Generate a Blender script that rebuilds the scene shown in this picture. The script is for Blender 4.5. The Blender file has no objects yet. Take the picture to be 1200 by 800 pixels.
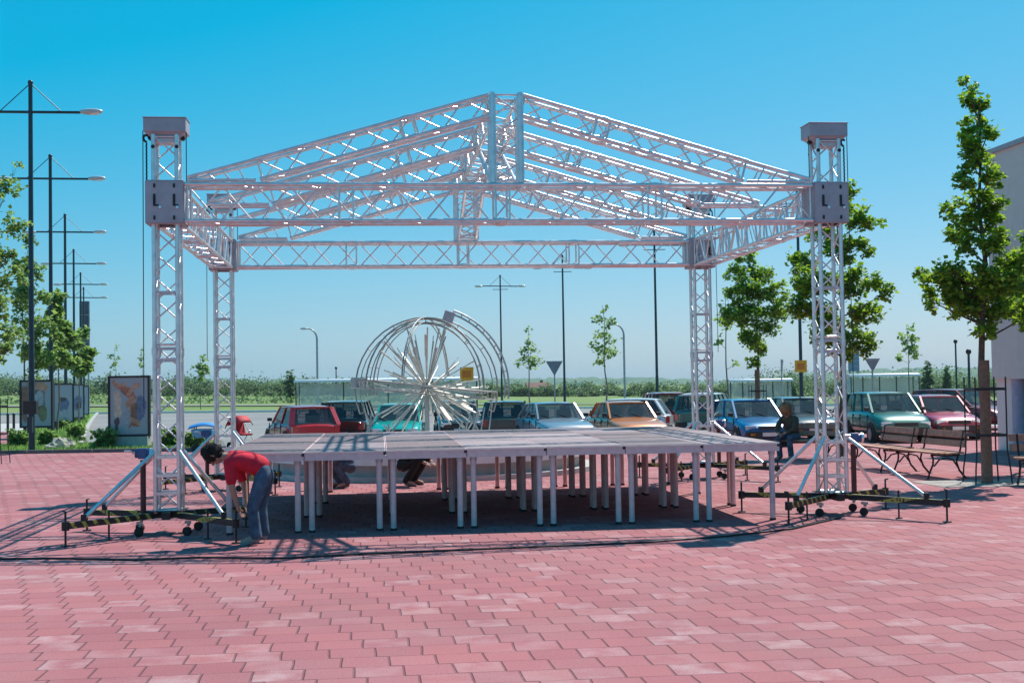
import bpy, math, random
from mathutils import Vector, Matrix
random.seed(7)
R = math.radians
scene = bpy.context.scene
COL = scene.collection
# ------------------------------------------------------------------ camera
F, PITCH, ROLL, CH = 1484.35, 0.031917, 0.015996, 1.8128
cf = Vector((0, math.cos(PITCH), math.sin(PITCH)))
cu = Vector((0, -math.sin(PITCH), math.cos(PITCH)))
cr = Vector((1, 0, 0))
CR = math.cos(ROLL)*cr - math.sin(ROLL)*cu
CU = math.sin(ROLL)*cr + math.cos(ROLL)*cu
cam_d = bpy.data.cameras.new("camera"); cam = bpy.data.objects.new("camera", cam_d); COL.objects.link(cam)
m = Matrix((CR, CU, -cf)).transposed().to_4x4(); m.translation = (0, 0, CH)
cam.matrix_world = m
cam_d.sensor_width = 36; cam_d.lens = 36*F/1200; cam_d.clip_end = 20000; cam_d.clip_start = .1
scene.camera = cam
# ------------------------------------------------------------------ light
SX, SY = .42, .58                      # ground shift of a shadow per metre of height
SUN = Vector((SX, SY, 1)).normalized()
elev = math.asin(SUN.z); az = math.atan2(SUN.x, SUN.y)
w = bpy.data.worlds.new("World"); scene.world = w; w.use_nodes = True
nt = w.node_tree; nt.nodes.clear()
sky = nt.nodes.new('ShaderNodeTexSky'); sky.sky_type = 'NISHITA'; sky.sun_disc = False
sky.sun_elevation = elev; sky.sun_rotation = az; sky.air_density = 1.0; sky.dust_density = .6; sky.ozone_density = 1.6
tint = nt.nodes.new('ShaderNodeMix'); tint.data_type = 'RGBA'; tint.blend_type = 'MULTIPLY'; tint.inputs[0].default_value = 1
tint.inputs[7].default_value = (.62, .39, .35, 1)
shift = nt.nodes.new('ShaderNodeVectorMath'); shift.operation = 'SUBTRACT'; shift.inputs[1].default_value = (1.66, -1.28, -2.75)
low = nt.nodes.new('ShaderNodeVectorMath'); low.operation = 'MAXIMUM'; low.inputs[1].default_value = (.02, .02, .02)
bg = nt.nodes.new('ShaderNodeBackground'); bg.inputs[1].default_value = .13
wo = nt.nodes.new('ShaderNodeOutputWorld')
nt.links.new(sky.outputs[0], tint.inputs[6]); nt.links.new(tint.outputs[2], shift.inputs[0]); nt.links.new(shift.outputs[0], low.inputs[0]); nt.links.new(low.outputs[0], bg.inputs[0]); nt.links.new(bg.outputs[0], wo.inputs[0])
sl = bpy.data.lights.new("sun", 'SUN'); sl.energy = 5.0; sl.angle = R(.5); sl.color = (1, .95, .88)
so = bpy.data.objects.new("sun", sl); COL.objects.link(so)
so.rotation_euler = (-SUN).to_track_quat('-Z', 'Y').to_euler()
scene.view_settings.view_transform = 'Standard'; scene.view_settings.look = 'None'
scene.view_settings.gamma = 1; scene.view_settings.exposure = .25
try: scene.view_settings.use_curve_mapping = False
except Exception: pass

# ------------------------------------------------------------------ helpers
def ray(px, py): return cf + (px-600)/F*CR - (py-400)/F*CU
def sst(a, b, x):
    t = min(1, max(0, (x-a)/(b-a))); return t*t*(3-2*t)
def zg(X, Y):
    return -.2*sst(24, 36, Y) + sst(45, 220, Y)*(-1.0 - .017*min(250, max(-150, X)))
def at(px, py, Y):                     # the point at distance Y seen at a pixel
    d = ray(px, py); return Vector((0, 0, CH)) + d*(Y/d.y)
def X_(px, Y): return at(px, 450, Y).x
def onground(px, Y):
    x = X_(px, Y); return Vector((x, Y, zg(x, Y)))
def ghit(px, py):                      # ground point under a pixel
    d = ray(px, py); Y = 5
    lo, hi = 4., 600.
    for _ in range(60):
        Y = (lo+hi)/2; p = Vector((0, 0, CH)) + d*(Y/d.y)
        if p.z > zg(p.x, Y): lo = Y
        else: hi = Y
    p.z = zg(p.x, Y); return p

class MB:
    def __init__(s): s.v = []; s.f = []; s.m = []; s.s = []; s.mats = []; s.cur = 0
    def mat(s, m):
        if m not in s.mats: s.mats.append(m)
        s.cur = s.mats.index(m); return s
    def add(s, vs, fs, smooth=False):
        o = len(s.v); s.v += [tuple(v) for v in vs]
        for f in fs: s.f.append([o+i for i in f]); s.m.append(s.cur); s.s.append(smooth)
        return s
    def box(s, c, d, mx=None, taper=1.0, rz=0):
        x, y, z = d[0]/2, d[1]/2, d[2]/2
        vs = [Vector((-x*taper, -y*taper, -z)), Vector((x*taper, -y*taper, -z)), Vector((x*taper, y*taper, -z)), Vector((-x*taper, y*taper, -z)),
              Vector((-x, -y, z)), Vector((x, -y, z)), Vector((x, y, z)), Vector((-x, y, z))]
        q = mx.to_3x3() if mx else Matrix.Rotation(rz, 3, 'Z')
        return s.add([q @ v + Vector(c) for v in vs], [(0, 3, 2, 1), (4, 5, 6, 7), (0, 1, 5, 4), (1, 2, 6, 5), (2, 3, 7, 6), (3, 0, 4, 7)])
    def bar(s, a, b, wd, ht=None, up=(0, 0, 1)):
        a, b = Vector(a), Vector(b); ht = ht or wd
        d = (b-a); L = d.length
        if L < 1e-6: return s
        d.normalize(); u = Vector(up)
        if abs(d.dot(u)) > .98: u = Vector((0, 1, 0))
        sx = d.cross(u).normalized(); uz = sx.cross(d)
        mx = Matrix((d, sx, uz)).transposed()
        return s.box((a+b)/2, (L, wd, ht), mx.to_4x4())
    def tube(s, a, b, r, n=6, r2=None, smooth=True, cap=True):
        a, b = Vector(a), Vector(b); d = b-a
        if d.length < 1e-6: return s
        d.normalize(); r2 = r if r2 is None else r2
        u = Vector((0, 0, 1)) if abs(d.z) < .9 else Vector((1, 0, 0))
        p = d.cross(u).normalized(); q = d.cross(p)
        vs = []
        for (c, rr) in ((a, r), (b, r2)):
            for i in range(n):
                t = 2*math.pi*i/n; vs.append(c + rr*(math.cos(t)*p + math.sin(t)*q))
        s.add(vs, [(i, i+n, (i+1) % n+n, (i+1) % n) for i in range(n)], smooth)
        if cap:
            s.add(vs[:n], [tuple(range(n))]); s.add(vs[n:], [tuple(reversed(range(n)))])
        return s
    def path(s, pts, r, n=6, r2=None):
        k = len(pts)-1
        for i in range(k):
            ra = r if r2 is None else r+(r2-r)*i/k; rb = r if r2 is None else r+(r2-r)*(i+1)/k
            s.tube(pts[i], pts[i+1], ra, n, rb, cap=(i in (0, k-1)))
        return s
    def ball(s, c, r, nu=8, nv=6, sc=(1, 1, 1), mx=None):
        vs = []; fs = []
        for j in range(nv+1):
            ph = math.pi*j/nv
            for i in range(nu):
                th = 2*math.pi*i/nu
                v = Vector((r*sc[0]*math.sin(ph)*math.cos(th), r*sc[1]*math.sin(ph)*math.sin(th), r*sc[2]*math.cos(ph)))
                if mx: v = mx @ v
                vs.append(v+Vector(c))
        for j in range(nv):
            for i in range(nu): fs.append((j*nu+i, (j+1)*nu+i, (j+1)*nu+(i+1) % nu, j*nu+(i+1) % nu))
        return s.add(vs, fs, True)
    def loft(s, secs, smooth=False, caps=True):
        n = len(secs[0]); vs = [p for q in secs for p in q]; fs = []
        for j in range(len(secs)-1):
            for i in range(n): fs.append((j*n+i, j*n+(i+1) % n, (j+1)*n+(i+1) % n, (j+1)*n+i))
        s.add(vs, fs, smooth)
        if caps: s.add(secs[0], [tuple(reversed(range(n)))]); s.add(secs[-1], [tuple(range(n))])
        return s
    def build(s, name, mat=None, parent=None, loc=None, bevel=0):
        me = bpy.data.meshes.new(name); me.from_pydata(s.v, [], s.f); me.update()
        mats = s.mats if s.mats else [mat]
        for q in mats: me.materials.append(q)
        for p, mi, sm in zip(me.polygons, s.m, s.s): p.material_index = mi if s.mats else 0; p.use_smooth = sm
        o = bpy.data.objects.new(name, me); COL.objects.link(o)
        if parent: o.parent = parent
        if loc is not None: o.location = loc
        if bevel:
            b = o.modifiers.new('bevel', 'BEVEL'); b.width = bevel; b.segments = 2; b.limit_method = 'ANGLE'; b.angle_limit = R(40)
        return o
def tag(o, label=None, cat=None, group=None, kind=None):
    if label: o['label'] = label
    if cat: o['category'] = cat
    if group: o['group'] = group
    if kind: o['kind'] = kind
    return o
def empty(name, loc, rz=0, **k):
    o = bpy.data.objects.new(name, None); COL.objects.link(o); o.location = loc; o.rotation_euler = (0, 0, rz); o.empty_display_size = .2
    return tag(o, **k)
def children(o): return [c for c in list(COL.objects) if c.parent == o]
def copy_tree(o, parent=None):
    c = o.copy(); COL.objects.link(c)
    if parent: c.parent = parent
    for ch in children(o): copy_tree(ch, c)
    return c

# ------------------------------------------------------------------ materials
def new_mat(name):
    m = bpy.data.materials.new(name); m.use_nodes = True
    return m, m.node_tree, m.node_tree.nodes['Principled BSDF']
def pm(name, col, rough=.6, metal=0, var=.12, scale=6, bump=0, spec=None, coat=0, trans=0, rpi=0):
    m, nt, b = new_mat(name)
    N = nt.nodes; L = nt.links
    tc = N.new('ShaderNodeTexCoord'); no = N.new('ShaderNodeTexNoise'); no.inputs['Scale'].default_value = scale; no.inputs['Detail'].default_value = 5
    L.new(tc.outputs['Object'], no.inputs['Vector'])
    cr_ = N.new('ShaderNodeValToRGB'); e = cr_.color_ramp.elements
    e[0].position = .3; e[1].position = .7
    e[0].color = (*[max(0, c*(1-var)) for c in col], 1); e[1].color = (*[min(1, c*(1+var)) for c in col], 1)
    L.new(no.outputs['Fac'], cr_.inputs[0])
    src = cr_.outputs[0]
    if rpi:
        g = N.new('ShaderNodeNewGeometry'); hs = N.new('ShaderNodeHueSaturation'); mr = N.new('ShaderNodeMapRange')
        L.new(g.outputs['Random Per Island'], mr.inputs[0]); mr.inputs[3].default_value = 1-rpi; mr.inputs[4].default_value = 1+rpi
        L.new(mr.outputs[0], hs.inputs['Value']); L.new(src, hs.inputs['Color']); src = hs.outputs[0]
    L.new(src, b.inputs['Base Color'])
    b.inputs['Roughness'].default_value = rough; b.inputs['Metallic'].default_value = metal
    if coat: b.inputs['Coat Weight'].default_value = coat; b.inputs['Coat Roughness'].default_value = .05
    if trans: b.inputs['Transmission Weight'].default_value = trans
    if bump:
        bp = N.new('ShaderNodeBump'); bp.inputs['Strength'].default_value = bump; bp.inputs['Distance'].default_value = .02
        L.new(no.outputs['Fac'], bp.inputs['Height']); L.new(bp.outputs[0], b.inputs['Normal'])
    return m
M = {}
M['alu'] = pm('aluminium', (.74, .70, .70), .30, .66, .14, 9)
M['alu_dull'] = pm('dull_aluminium', (.55, .51, .52), .5, .4, .12, 7)
M['alu_leg_bounce'] = pm('leg_aluminium_pink_bounce', (.76, .53, .52), .55, .05, .10, 12)  # neutral metal; pink light bounced off the paving is put into the base colour
M['plate'] = pm('grey_plate', (.40, .365, .40), .55, .25, .12, 6)
M['black'] = pm('black_steel', (.02, .02, .022), .5, .2, .3, 9)
M['maroon'] = pm('maroon_paint', (.09, .02, .022), .45, .1, .2)
M['darkgreen'] = pm('dark_lamp_paint', (.012, .035, .05), .4, .2, .2)
M['galv'] = pm('galvanised', (.36, .37, .37), .45, .6, .15)
M['rust'] = pm('weathered_steel', (.30, .28, .26), .5, .5, .25, 5)
M['wood'] = pm('bench_wood', (.42, .19, .12), .6, 0, .3, 14, .2)
M['castiron'] = pm('cast_iron', (.03, .018, .018), .5, .2, .2)
M['rubber'] = pm('rubber', (.018, .018, .018), .8)
M['rim'] = pm('rim', (.4, .4, .42), .4, .6)
M['white'] = pm('white_paint', (.78, .79, .78), .5, 0, .05)
M['concrete'] = pm('concrete', (.42, .41, .39), .85, 0, .15, 4, .3)
M['coping'] = pm('white_concrete', (.70, .69, .66), .8, 0, .08, 4, .2)
M['orange'] = pm('orange_sign', (.95, .34, .005), .5)
M['yellow'] = pm('yellow', (.7, .42, .02), .5)
M['signback'] = pm('sign_back', (.22, .23, .26), .6, .3)
M['skin'] = pm('skin', (.45, .24, .17), .55, 0, .08, 20)
M['hair'] = pm('dark_hair', (.012, .008, .006), .95, 0, .4, 40, .6)
M['blond'] = pm('curly_hair', (.30, .16, .07), .6, 0, .4, 40, .8)
M['redshirt'] = pm('red_shirt', (.60, .006, .03), .85, 0, .22, 9, 1.0)
M['jeans'] = pm('jeans', (.055, .09, .14), .9, 0, .45, 10, 1.0)
M['blackcloth'] = pm('black_cloth', (.008, .008, .009), .9)
M['olive'] = pm('olive_jacket', (.06, .055, .035), .85, 0, .25, 12, .5)
M['greycloth'] = pm('grey_cloth', (.25, .25, .26), .85)
M['shoe'] = pm('shoe', (.10, .09, .09), .7)
M['paleshoe'] = pm('pale_shoe', (.22, .20, .20), .7)
M['bluecloth'] = pm('blue_canopy', (.01, .22, .55), .6)
M['lightblue'] = pm('light_blue_fabric', (.12, .45, .62), .7)
M['redcloth'] = pm('red_canopy', (.5, .015, .03), .7)
M['bark'] = pm('bark', (.10, .075, .055), .9, 0, .3, 20, .6)
M['barkpale'] = pm('pale_bark', (.22, .17, .14), .9, 0, .3, 20, .5)
M['stake'] = pm('brown_trunk_wrap', (.22, .125, .085), .85, 0, .2, 14, .4)
M['bluepipe'] = pm('winch_blue', (.05, .09, .22), .4)

def leaf_mat(name, col, col2, rough=.55):
    m, nt, b = new_mat(name); N = nt.nodes; L = nt.links
    g = N.new('ShaderNodeNewGeometry'); r_ = N.new('ShaderNodeValToRGB')
    r_.color_ramp.elements[0].color = (*col, 1); r_.color_ramp.elements[1].color = (*col2, 1)
    L.new(g.outputs['Random Per Island'], r_.inputs[0]); L.new(r_.outputs[0], b.inputs['Base Color'])
    b.inputs['Roughness'].default_value = rough
    tr = N.new('ShaderNodeBsdfTranslucent'); mx = N.new('ShaderNodeMixShader'); mx.inputs[0].default_value = .48
    hs = N.new('ShaderNodeHueSaturation'); hs.inputs['Value'].default_value = 1.9; hs.inputs['Hue'].default_value = .485
    L.new(r_.outputs[0], hs.inputs['Color']); L.new(hs.outputs[0], tr.inputs['Color'])
    out = [n for n in N if n.type == 'OUTPUT_MATERIAL'][0]
    L.new(b.outputs[0], mx.inputs[1]); L.new(tr.outputs[0], mx.inputs[2]); L.new(mx.outputs[0], out.inputs[0])
    return m
M['leaf'] = leaf_mat('maple_leaf', (.035, .13, .010), (.24, .38, .025))
M['leaf_grey'] = leaf_mat('grey_green_leaf', (.07, .15, .03), (.21, .33, .08))
M['leaf_far'] = leaf_mat('far_leaf', (.045, .10, .035), (.085, .15, .05))

def math_node(N, L, op, a, b=None, c=None):
    n = N.new('ShaderNodeMath'); n.operation = op
    for i, v in enumerate((a, b, c)):
        if v is None: continue
        if isinstance(v, (int, float)): n.inputs[i].default_value = v
        else: L.new(v, n.inputs[i])
    return n.outputs[0]
YAW = .1163
def paving_mat():
    m, nt, b = new_mat('red_block_paving'); N = nt.nodes; L = nt.links
    mn = lambda op, a, b=None, c=None: math_node(N, L, op, a, b, c)
    tc = N.new('ShaderNodeTexCoord'); mp = N.new('ShaderNodeMapping'); mp.inputs['Rotation'].default_value = (0, 0, -YAW)
    L.new(tc.outputs['Object'], mp.inputs['Vector']); sp = N.new('ShaderNodeSeparateXYZ'); L.new(mp.outputs[0], sp.inputs[0])
    # a little irregularity in the laying
    nz = N.new('ShaderNodeTexNoise'); nz.inputs['Scale'].default_value = 1.1; nz.inputs['Detail'].default_value = 2; L.new(tc.outputs['Object'], nz.inputs['Vector'])
    wob = mn('MULTIPLY', mn('SUBTRACT', nz.outputs['Fac'], .5), .06)
    U = mn('ADD', sp.outputs[0], wob); V = mn('ADD', sp.outputs[1], wob)
    PU, PV = .315, .295
    v = mn('DIVIDE', V, PV); row = mn('FLOOR', v); fv = mn('SUBTRACT', v, row)
    # every fourth row starts again: the joints climb in steps, as with notched blocks
    st = mn('MULTIPLY', mn('PINGPONG', mn('MULTIPLY', row, 1.0), 40.0), .27)
    st = mn('MULTIPLY', row, .27)
    u = mn('ADD', mn('DIVIDE', U, PU), st); col = mn('FLOOR', u); fu = mn('SUBTRACT', u, col)
    cv = N.new('ShaderNodeCombineXYZ'); L.new(col, cv.inputs[0]); L.new(row, cv.inputs[1])
    wn = N.new('ShaderNodeTexWhiteNoise'); wn.noise_dimensions = '2D'; L.new(cv.outputs[0], wn.inputs['Vector'])
    nz2 = N.new('ShaderNodeTexNoise'); nz2.inputs['Scale'].default_value = 2.4; nz2.inputs['Detail'].default_value = 5; L.new(tc.outputs['Object'], nz2.inputs['Vector'])
    du = mn('MULTIPLY', mn('MINIMUM', fu, mn('SUBTRACT', 1.0, fu)), PU)
    dv = mn('MULTIPLY', mn('MINIMUM', fv, mn('SUBTRACT', 1.0, fv)), PV)
    # the notched long edges lie tighter than the end joints and come and go
    top_ = mn('GREATER_THAN', fv, .5); lo_ = mn('LESS_THAN', fu, .73); hi_ = mn('GREATER_THAN', fu, .27)
    same = mn('ADD', mn('MULTIPLY', top_, lo_), mn('MULTIPLY', mn('SUBTRACT', 1.0, top_), hi_))
    dv = mn('ADD', dv, mn('MULTIPLY', mn('MULTIPLY', same, nz2.outputs['Fac']), .013))
    d = mn('MINIMUM', du, dv)
    jr = N.new('ShaderNodeMapRange'); jr.inputs[1].default_value = .004; jr.inputs[2].default_value = .011; L.new(d, jr.inputs[0])
    # block colours
    cr_ = N.new('ShaderNodeValToRGB'); e = cr_.color_ramp.elements
    e[0].position = 0; e[0].color = (.335, .118, .130, 1); e[1].position = 1; e[1].color = (.395, .158, .170, 1)
    q = e.new(.5); q.color = (.360, .132, .144, 1); q = e.new(.86); q.color = (.378, .134, .140, 1)
    L.new(wn.outputs['Value'], cr_.inputs[0])
    # large soft tone drift
    nb = N.new('ShaderNodeTexNoise'); nb.inputs['Scale'].default_value = .22; nb.inputs['Detail'].default_value = 6; nb.inputs['Roughness'].default_value = .6
    L.new(tc.outputs['Object'], nb.inputs['Vector'])
    mr = N.new('ShaderNodeMapRange'); mr.inputs[1].default_value = .3; mr.inputs[2].default_value = .7; mr.inputs[3].default_value = .84; mr.inputs[4].default_value = 1.12
    L.new(nb.outputs['Fac'], mr.inputs[0])
    hs = N.new('ShaderNodeHueSaturation'); L.new(cr_.outputs[0], hs.inputs['Color']); L.new(mr.outputs[0], hs.inputs['Value'])
    # pale wear on part of the blocks
    nw = N.new('ShaderNodeTexNoise'); nw.inputs['Scale'].default_value = 7; nw.inputs['Detail'].default_value = 4
    mp2 = N.new('ShaderNodeMapping'); mp2.inputs['Scale'].default_value = (.7, .7, 1); L.new(tc.outputs['Object'], mp2.inputs['Vector']); L.new(mp2.outputs[0], nw.inputs['Vector'])
    wn2 = N.new('ShaderNodeTexWhiteNoise'); wn2.noise_dimensions = '2D'
    ad = N.new('ShaderNodeVectorMath'); ad.operation = 'ADD'; ad.inputs[1].default_value = (17.3, 5.1, 0); L.new(cv.outputs[0], ad.inputs[0]); L.new(ad.outputs[0], wn2.inputs['Vector'])
    sel = N.new('ShaderNodeMapRange'); sel.inputs[1].default_value = .62; sel.inputs[2].default_value = 1.0; L.new(wn2.outputs['Value'], sel.inputs[0]); sel = sel.outputs[0]
    ww = N.new('ShaderNodeMapRange'); ww.inputs[1].default_value = .36; ww.inputs[2].default_value = .66; L.new(nw.outputs['Fac'], ww.inputs[0])
    wf = mn('MULTIPLY', mn('MULTIPLY', ww.outputs[0], sel), .42)
    fine = N.new('ShaderNodeTexNoise'); fine.inputs['Scale'].default_value = 60; fine.inputs['Detail'].default_value = 4; L.new(tc.outputs['Object'], fine.inputs['Vector'])
    nd = N.new('ShaderNodeTexNoise'); nd.inputs['Scale'].default_value = .5; nd.inputs['Detail'].default_value = 8; nd.inputs['Roughness'].default_value = .7; L.new(tc.outputs['Object'], nd.inputs['Vector'])
    ds = N.new('ShaderNodeMapRange'); ds.inputs[1].default_value = .45; ds.inputs[2].default_value = .75; ds.inputs[4].default_value = .45; L.new(nd.outputs['Fac'], ds.inputs[0])
    mdirt = N.new('ShaderNodeMix'); mdirt.data_type = 'RGBA'; L.new(ds.outputs[0], mdirt.inputs[0]); L.new(hs.outputs[0], mdirt.inputs[6]); mdirt.inputs[7].default_value = (.33, .20, .20, 1)
    m1 = N.new('ShaderNodeMix'); m1.data_type = 'RGBA'; L.new(wf, m1.inputs[0]); L.new(mdirt.outputs[2], m1.inputs[6]); m1.inputs[7].default_value = (.56, .44, .44, 1)
    m1b = N.new('ShaderNodeMix'); m1b.data_type = 'RGBA'; m1b.blend_type = 'OVERLAY'; m1b.inputs[0].default_value = .3
    L.new(m1.outputs[2], m1b.inputs[6]); L.new(fine.outputs['Fac'], m1b.inputs[7])
    m2 = N.new('ShaderNodeMix'); m2.data_type = 'RGBA'; L.new(mn('MAXIMUM', jr.outputs[0], mn('MULTIPLY', mn('GREATER_THAN', nz.outputs['Fac'], .0), mn('MULTIPLY', nw.outputs['Fac'], .75))), m2.inputs[0]); m2.inputs[6].default_value = (.14, .060, .066, 1); L.new(m1b.outputs[2], m2.inputs[7])
    L.new(m2.outputs[2], b.inputs['Base Color']); b.inputs['Roughness'].default_value = .85; b.inputs['Specular IOR Level'].default_value = .18
    bp = N.new('ShaderNodeBump'); bp.inputs['Strength'].default_value = .7; bp.inputs['Distance'].default_value = .012
    hh = mn('ADD', mn('ADD', jr.outputs[0], mn('MULTIPLY', wn.outputs['Value'], .5)), mn('MULTIPLY', fine.outputs['Fac'], .25))
    L.new(hh, bp.inputs['Height']); L.new(bp.outputs[0], b.inputs['Normal'])
    return m
M['paving'] = paving_mat()
def ground_mat(name, cols, scale, rough=.95, bump=.3, scale2=.02):
    m, nt, b = new_mat(name); N = nt.nodes; L = nt.links
    tc = N.new('ShaderNodeTexCoord'); n1 = N.new('ShaderNodeTexNoise'); n1.inputs['Scale'].default_value = scale; n1.inputs['Detail'].default_value = 8
    n2 = N.new('ShaderNodeTexNoise'); n2.inputs['Scale'].default_value = scale2; n2.inputs['Detail'].default_value = 5
    L.new(tc.outputs['Object'], n1.inputs['Vector']); L.new(tc.outputs['Object'], n2.inputs['Vector'])
    s = math_node(N, L, 'ADD', math_node(N, L, 'MULTIPLY', n1.outputs['Fac'], .5), math_node(N, L, 'MULTIPLY', n2.outputs['Fac'], .5))
    r_ = N.new('ShaderNodeValToRGB'); e = r_.color_ramp.elements; k = len(cols)
    e[0].position = .36; e[0].color = (*cols[0], 1); e[1].position = .64; e[1].color = (*cols[-1], 1)
    for i in range(1, k-1): q = e.new(.36+.28*i/(k-1)); q.color = (*cols[i], 1)
    L.new(s, r_.inputs[0]); L.new(r_.outputs[0], b.inputs['Base Color']); b.inputs['Roughness'].default_value = rough
    bp = N.new('ShaderNodeBump'); bp.inputs['Strength'].default_value = bump; bp.inputs['Distance'].default_value = .05
    L.new(n1.outputs['Fac'], bp.inputs['Height']); L.new(bp.outputs[0], b.inputs['Normal'])
    return m
M['grass'] = ground_mat('grass_field', [(.07, .13, .025), (.11, .19, .03), (.17, .23, .05), (.13, .15, .06)], 3, scale2=.03)
M['verge'] = ground_mat('verge_grass', [(.06, .14, .02), (.12, .25, .03), (.16, .26, .05)], 14, scale2=.6)
M['asphalt'] = ground_mat('asphalt', [(.17, .165, .16), (.21, .205, .20), (.25, .24, .23)], 12, .9, .2, .15)
M['hill'] = ground_mat('hill_wood', [(.03, .09, .05), (.045, .12, .06), (.08, .15, .07), (.04, .10, .05)], .03, scale2=.006)
M['gravel'] = ground_mat('gravel', [(.20, .16, .14), (.34, .30, .27), (.42, .38, .35)], 30, scale2=2)
M['boulder'] = pm('boulder_stone', (.42, .38, .30), .9, 0, .3, 3, .5)
M['kerb'] = pm('kerbstone', (.38, .37, .35), .85, 0, .15, 5)
M['darkkerb'] = pm('dark_kerb', (.13, .12, .12), .85, 0, .2, 5)
M['line'] = pm('road_paint', (.75, .75, .72), .7)

# ------------------------------------------------------------------ setting
def sheet(name, inside, xs, ys, mat, dz, kind='structure', z=zg):
    b = MB(); idx = {}
    for j in range(len(ys)-1):
        for i in range(len(xs)-1):
            q = [(xs[i], ys[j]), (xs[i+1], ys[j]), (xs[i+1], ys[j+1]), (xs[i], ys[j+1])]
            f = []
            for (x, y) in q:
                if inside: x, y = inside(x, y)
                k = (round(x, 4), round(y, 4))
                if k not in idx: idx[k] = len(b.v); b.v.append((x, y, z(x, y)+dz))
                f.append(idx[k])
            b.f.append(f); b.m.append(0); b.s.append(True)
    o = b.build(name, mat); tag(o, kind=kind); return o
def rng(a, b, n): return [a+(b-a)*i/n for i in range(n+1)]
def geo(a, b, n): return [a*(b/a)**(i/n) for i in range(n+1)]
ys_near = [-30, 0] + rng(5, 60, 55)[0:]
ys_far = geo(60, 2600, 60)[1:]
xs_all = [-v for v in reversed(geo(40, 2200, 22)[1:])] + rng(-40, 40, 20) + geo(40, 2200, 22)[1:]
sheet('ground', None, xs_all, ys_near+ys_far, M['grass'], -.09)
def back_edge(x): return 40.0 + max(0, min(10, (x+2)*.45))
def plaza_map(x, y):                                   # stretch the last rows onto the plaza's back edge
    if y > 30: y = 30 + (y-30)*(back_edge(x)-30)/10
    return x, y
sheet('plaza', plaza_map, rng(-60, 60, 60), [-12, 0, 6, 10, 14, 18, 22, 24]+rng(25, 40, 30), M['paving'], 0)
def asp_map(x, y):
    if y < 60: y = back_edge(x)+.35 + (y-40)*(60-back_edge(x)-.35)/20
    return x, y
sheet('car_park', asp_map, rng(-90, 120, 84), rng(40, 60, 20)+rng(60, 108, 20)[1:], M['asphalt'], -.045)
sheet('far_road', None, rng(-120, 160, 56), [150, 152, 154, 156, 158], M['asphalt'], .05)
# verge strip at the left behind the paving, with its kerbs
def lerp(a, b, t): return a+(b-a)*t
def strip(name, quads, mat, dz, n=12, k=5, kind='structure'):
    b = MB()
    A, B, C_, D_ = quads
    for j in range(k):
        for i in range(n):
            f = []
            for (s_, t_) in ((i/n, j/k), ((i+1)/n, j/k), ((i+1)/n, (j+1)/k), (i/n, (j+1)/k)):
                p = lerp(lerp(Vector(A), Vector(B), s_), lerp(Vector(D_), Vector(C_), s_), t_)
                f.append(len(b.v)); b.v.append((p.x, p.y, zg(p.x, p.y)+dz))
            b.f.append(f); b.m.append(0); b.s.append(False)
    return tag(b.build(name, mat), kind=kind)
def xy(px, Y): return (X_(px, Y), Y)
strip('verge', (xy(-120, 40.15), xy(262, 40.15), xy(256, 45), xy(-120, 45)), M['verge'], .03, 24)
strip('median', (xy(22, 45), xy(92, 45), xy(113, 108), xy(66, 108)), M['verge'], .034, 8, 20)
strip('side_path', (xy(-150, 45), xy(21, 45), xy(40, 62), xy(-120, 62)), M['paving'], .0, 10, 10)
strip('side_road', (xy(-150, 62), xy(40, 62), xy(55, 78), xy(-120, 78)), M['concrete'], .0, 10, 8)
def kerb(name, pts, wd, ht, mat, dz=0):
    b = MB()
    for a, c in zip(pts[:-1], pts[1:]):
        n = max(1, int((Vector(c)-Vector(a)).length/2))
        for i in range(n):
            p = lerp(Vector(a), Vector(c), i/n); q = lerp(Vector(a), Vector(c), (i+.985)/n)
            b.bar((p.x, p.y, zg(p.x, p.y)+ht/2-.02+dz), (q.x, q.y, zg(q.x, q.y)+ht/2-.02+dz), wd, ht)
    return tag(b.build(name, mat), kind='structure')
kerb('kerb', [xy(-120, 40.05), xy(262, 40.05), xy(258, 45.1)], .14, .13, M['darkkerb'])
kerb('median_kerb', [xy(93, 45.2), xy(100, 60), xy(108, 84), xy(114, 108)], .2, .13, M['kerb'])
kerb('far_kerb', [(-120, 108), (-40, 108), (40, 108), (120, 108)], .3, .17, M['coping'])
# parking bay lines
pl = MB()
for i in range(16):
    x = -12+i*2.6; a = Vector((x, 47, 0)); c = Vector((x+.5, 52, 0))
    pl.add([(x, 50, zg(x, 50)-.036), (x+.12, 50, zg(x, 50)-.036), (x+.7, 55, zg(x, 55)-.036), (x+.58, 55, zg(x, 55)-.036)], [(0, 1, 2, 3)])
tag(pl.build('parking_lines', M['line']), kind='structure')
# hills far behind, profile read from the skyline
def hills(name, prof, Y, depth, mat, amp, seed):
    rnd = random.Random(seed); b = MB(); cols = []
    px = -700
    while px <= 1900:
        for (p0, y0), (p1, y1) in zip(prof[:-1], prof[1:]):
            if p0 <= px <= p1: py = y0+(y1-y0)*(px-p0)/(p1-p0)
        top = at(px, py, Y).z + amp*(rnd.random()-.5)
        x = X_(px, Y); cols.append((x, top)); px += 6
    for k, (fy, fz) in enumerate(((-depth, 0), (-depth*.6, .4), (-depth*.25, .78), (0, 1), (depth*.5, .8), (depth*1.2, .1))):
        for (x, t) in cols:
            base = zg(x, Y)-3; b.v.append((x*(1+fy/Y), Y+fy, base+(t-base)*fz + (rnd.random()-.5)*amp*.6*(0 < k < 5)))
    n = len(cols)
    for j in range(5):
        for i in range(n-1): b.f.append([j*n+i, j*n+i+1, (j+1)*n+i+1, (j+1)*n+i]); b.m.append(0); b.s.append(True)
    return tag(b.build(name, mat), kind='structure')
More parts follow.
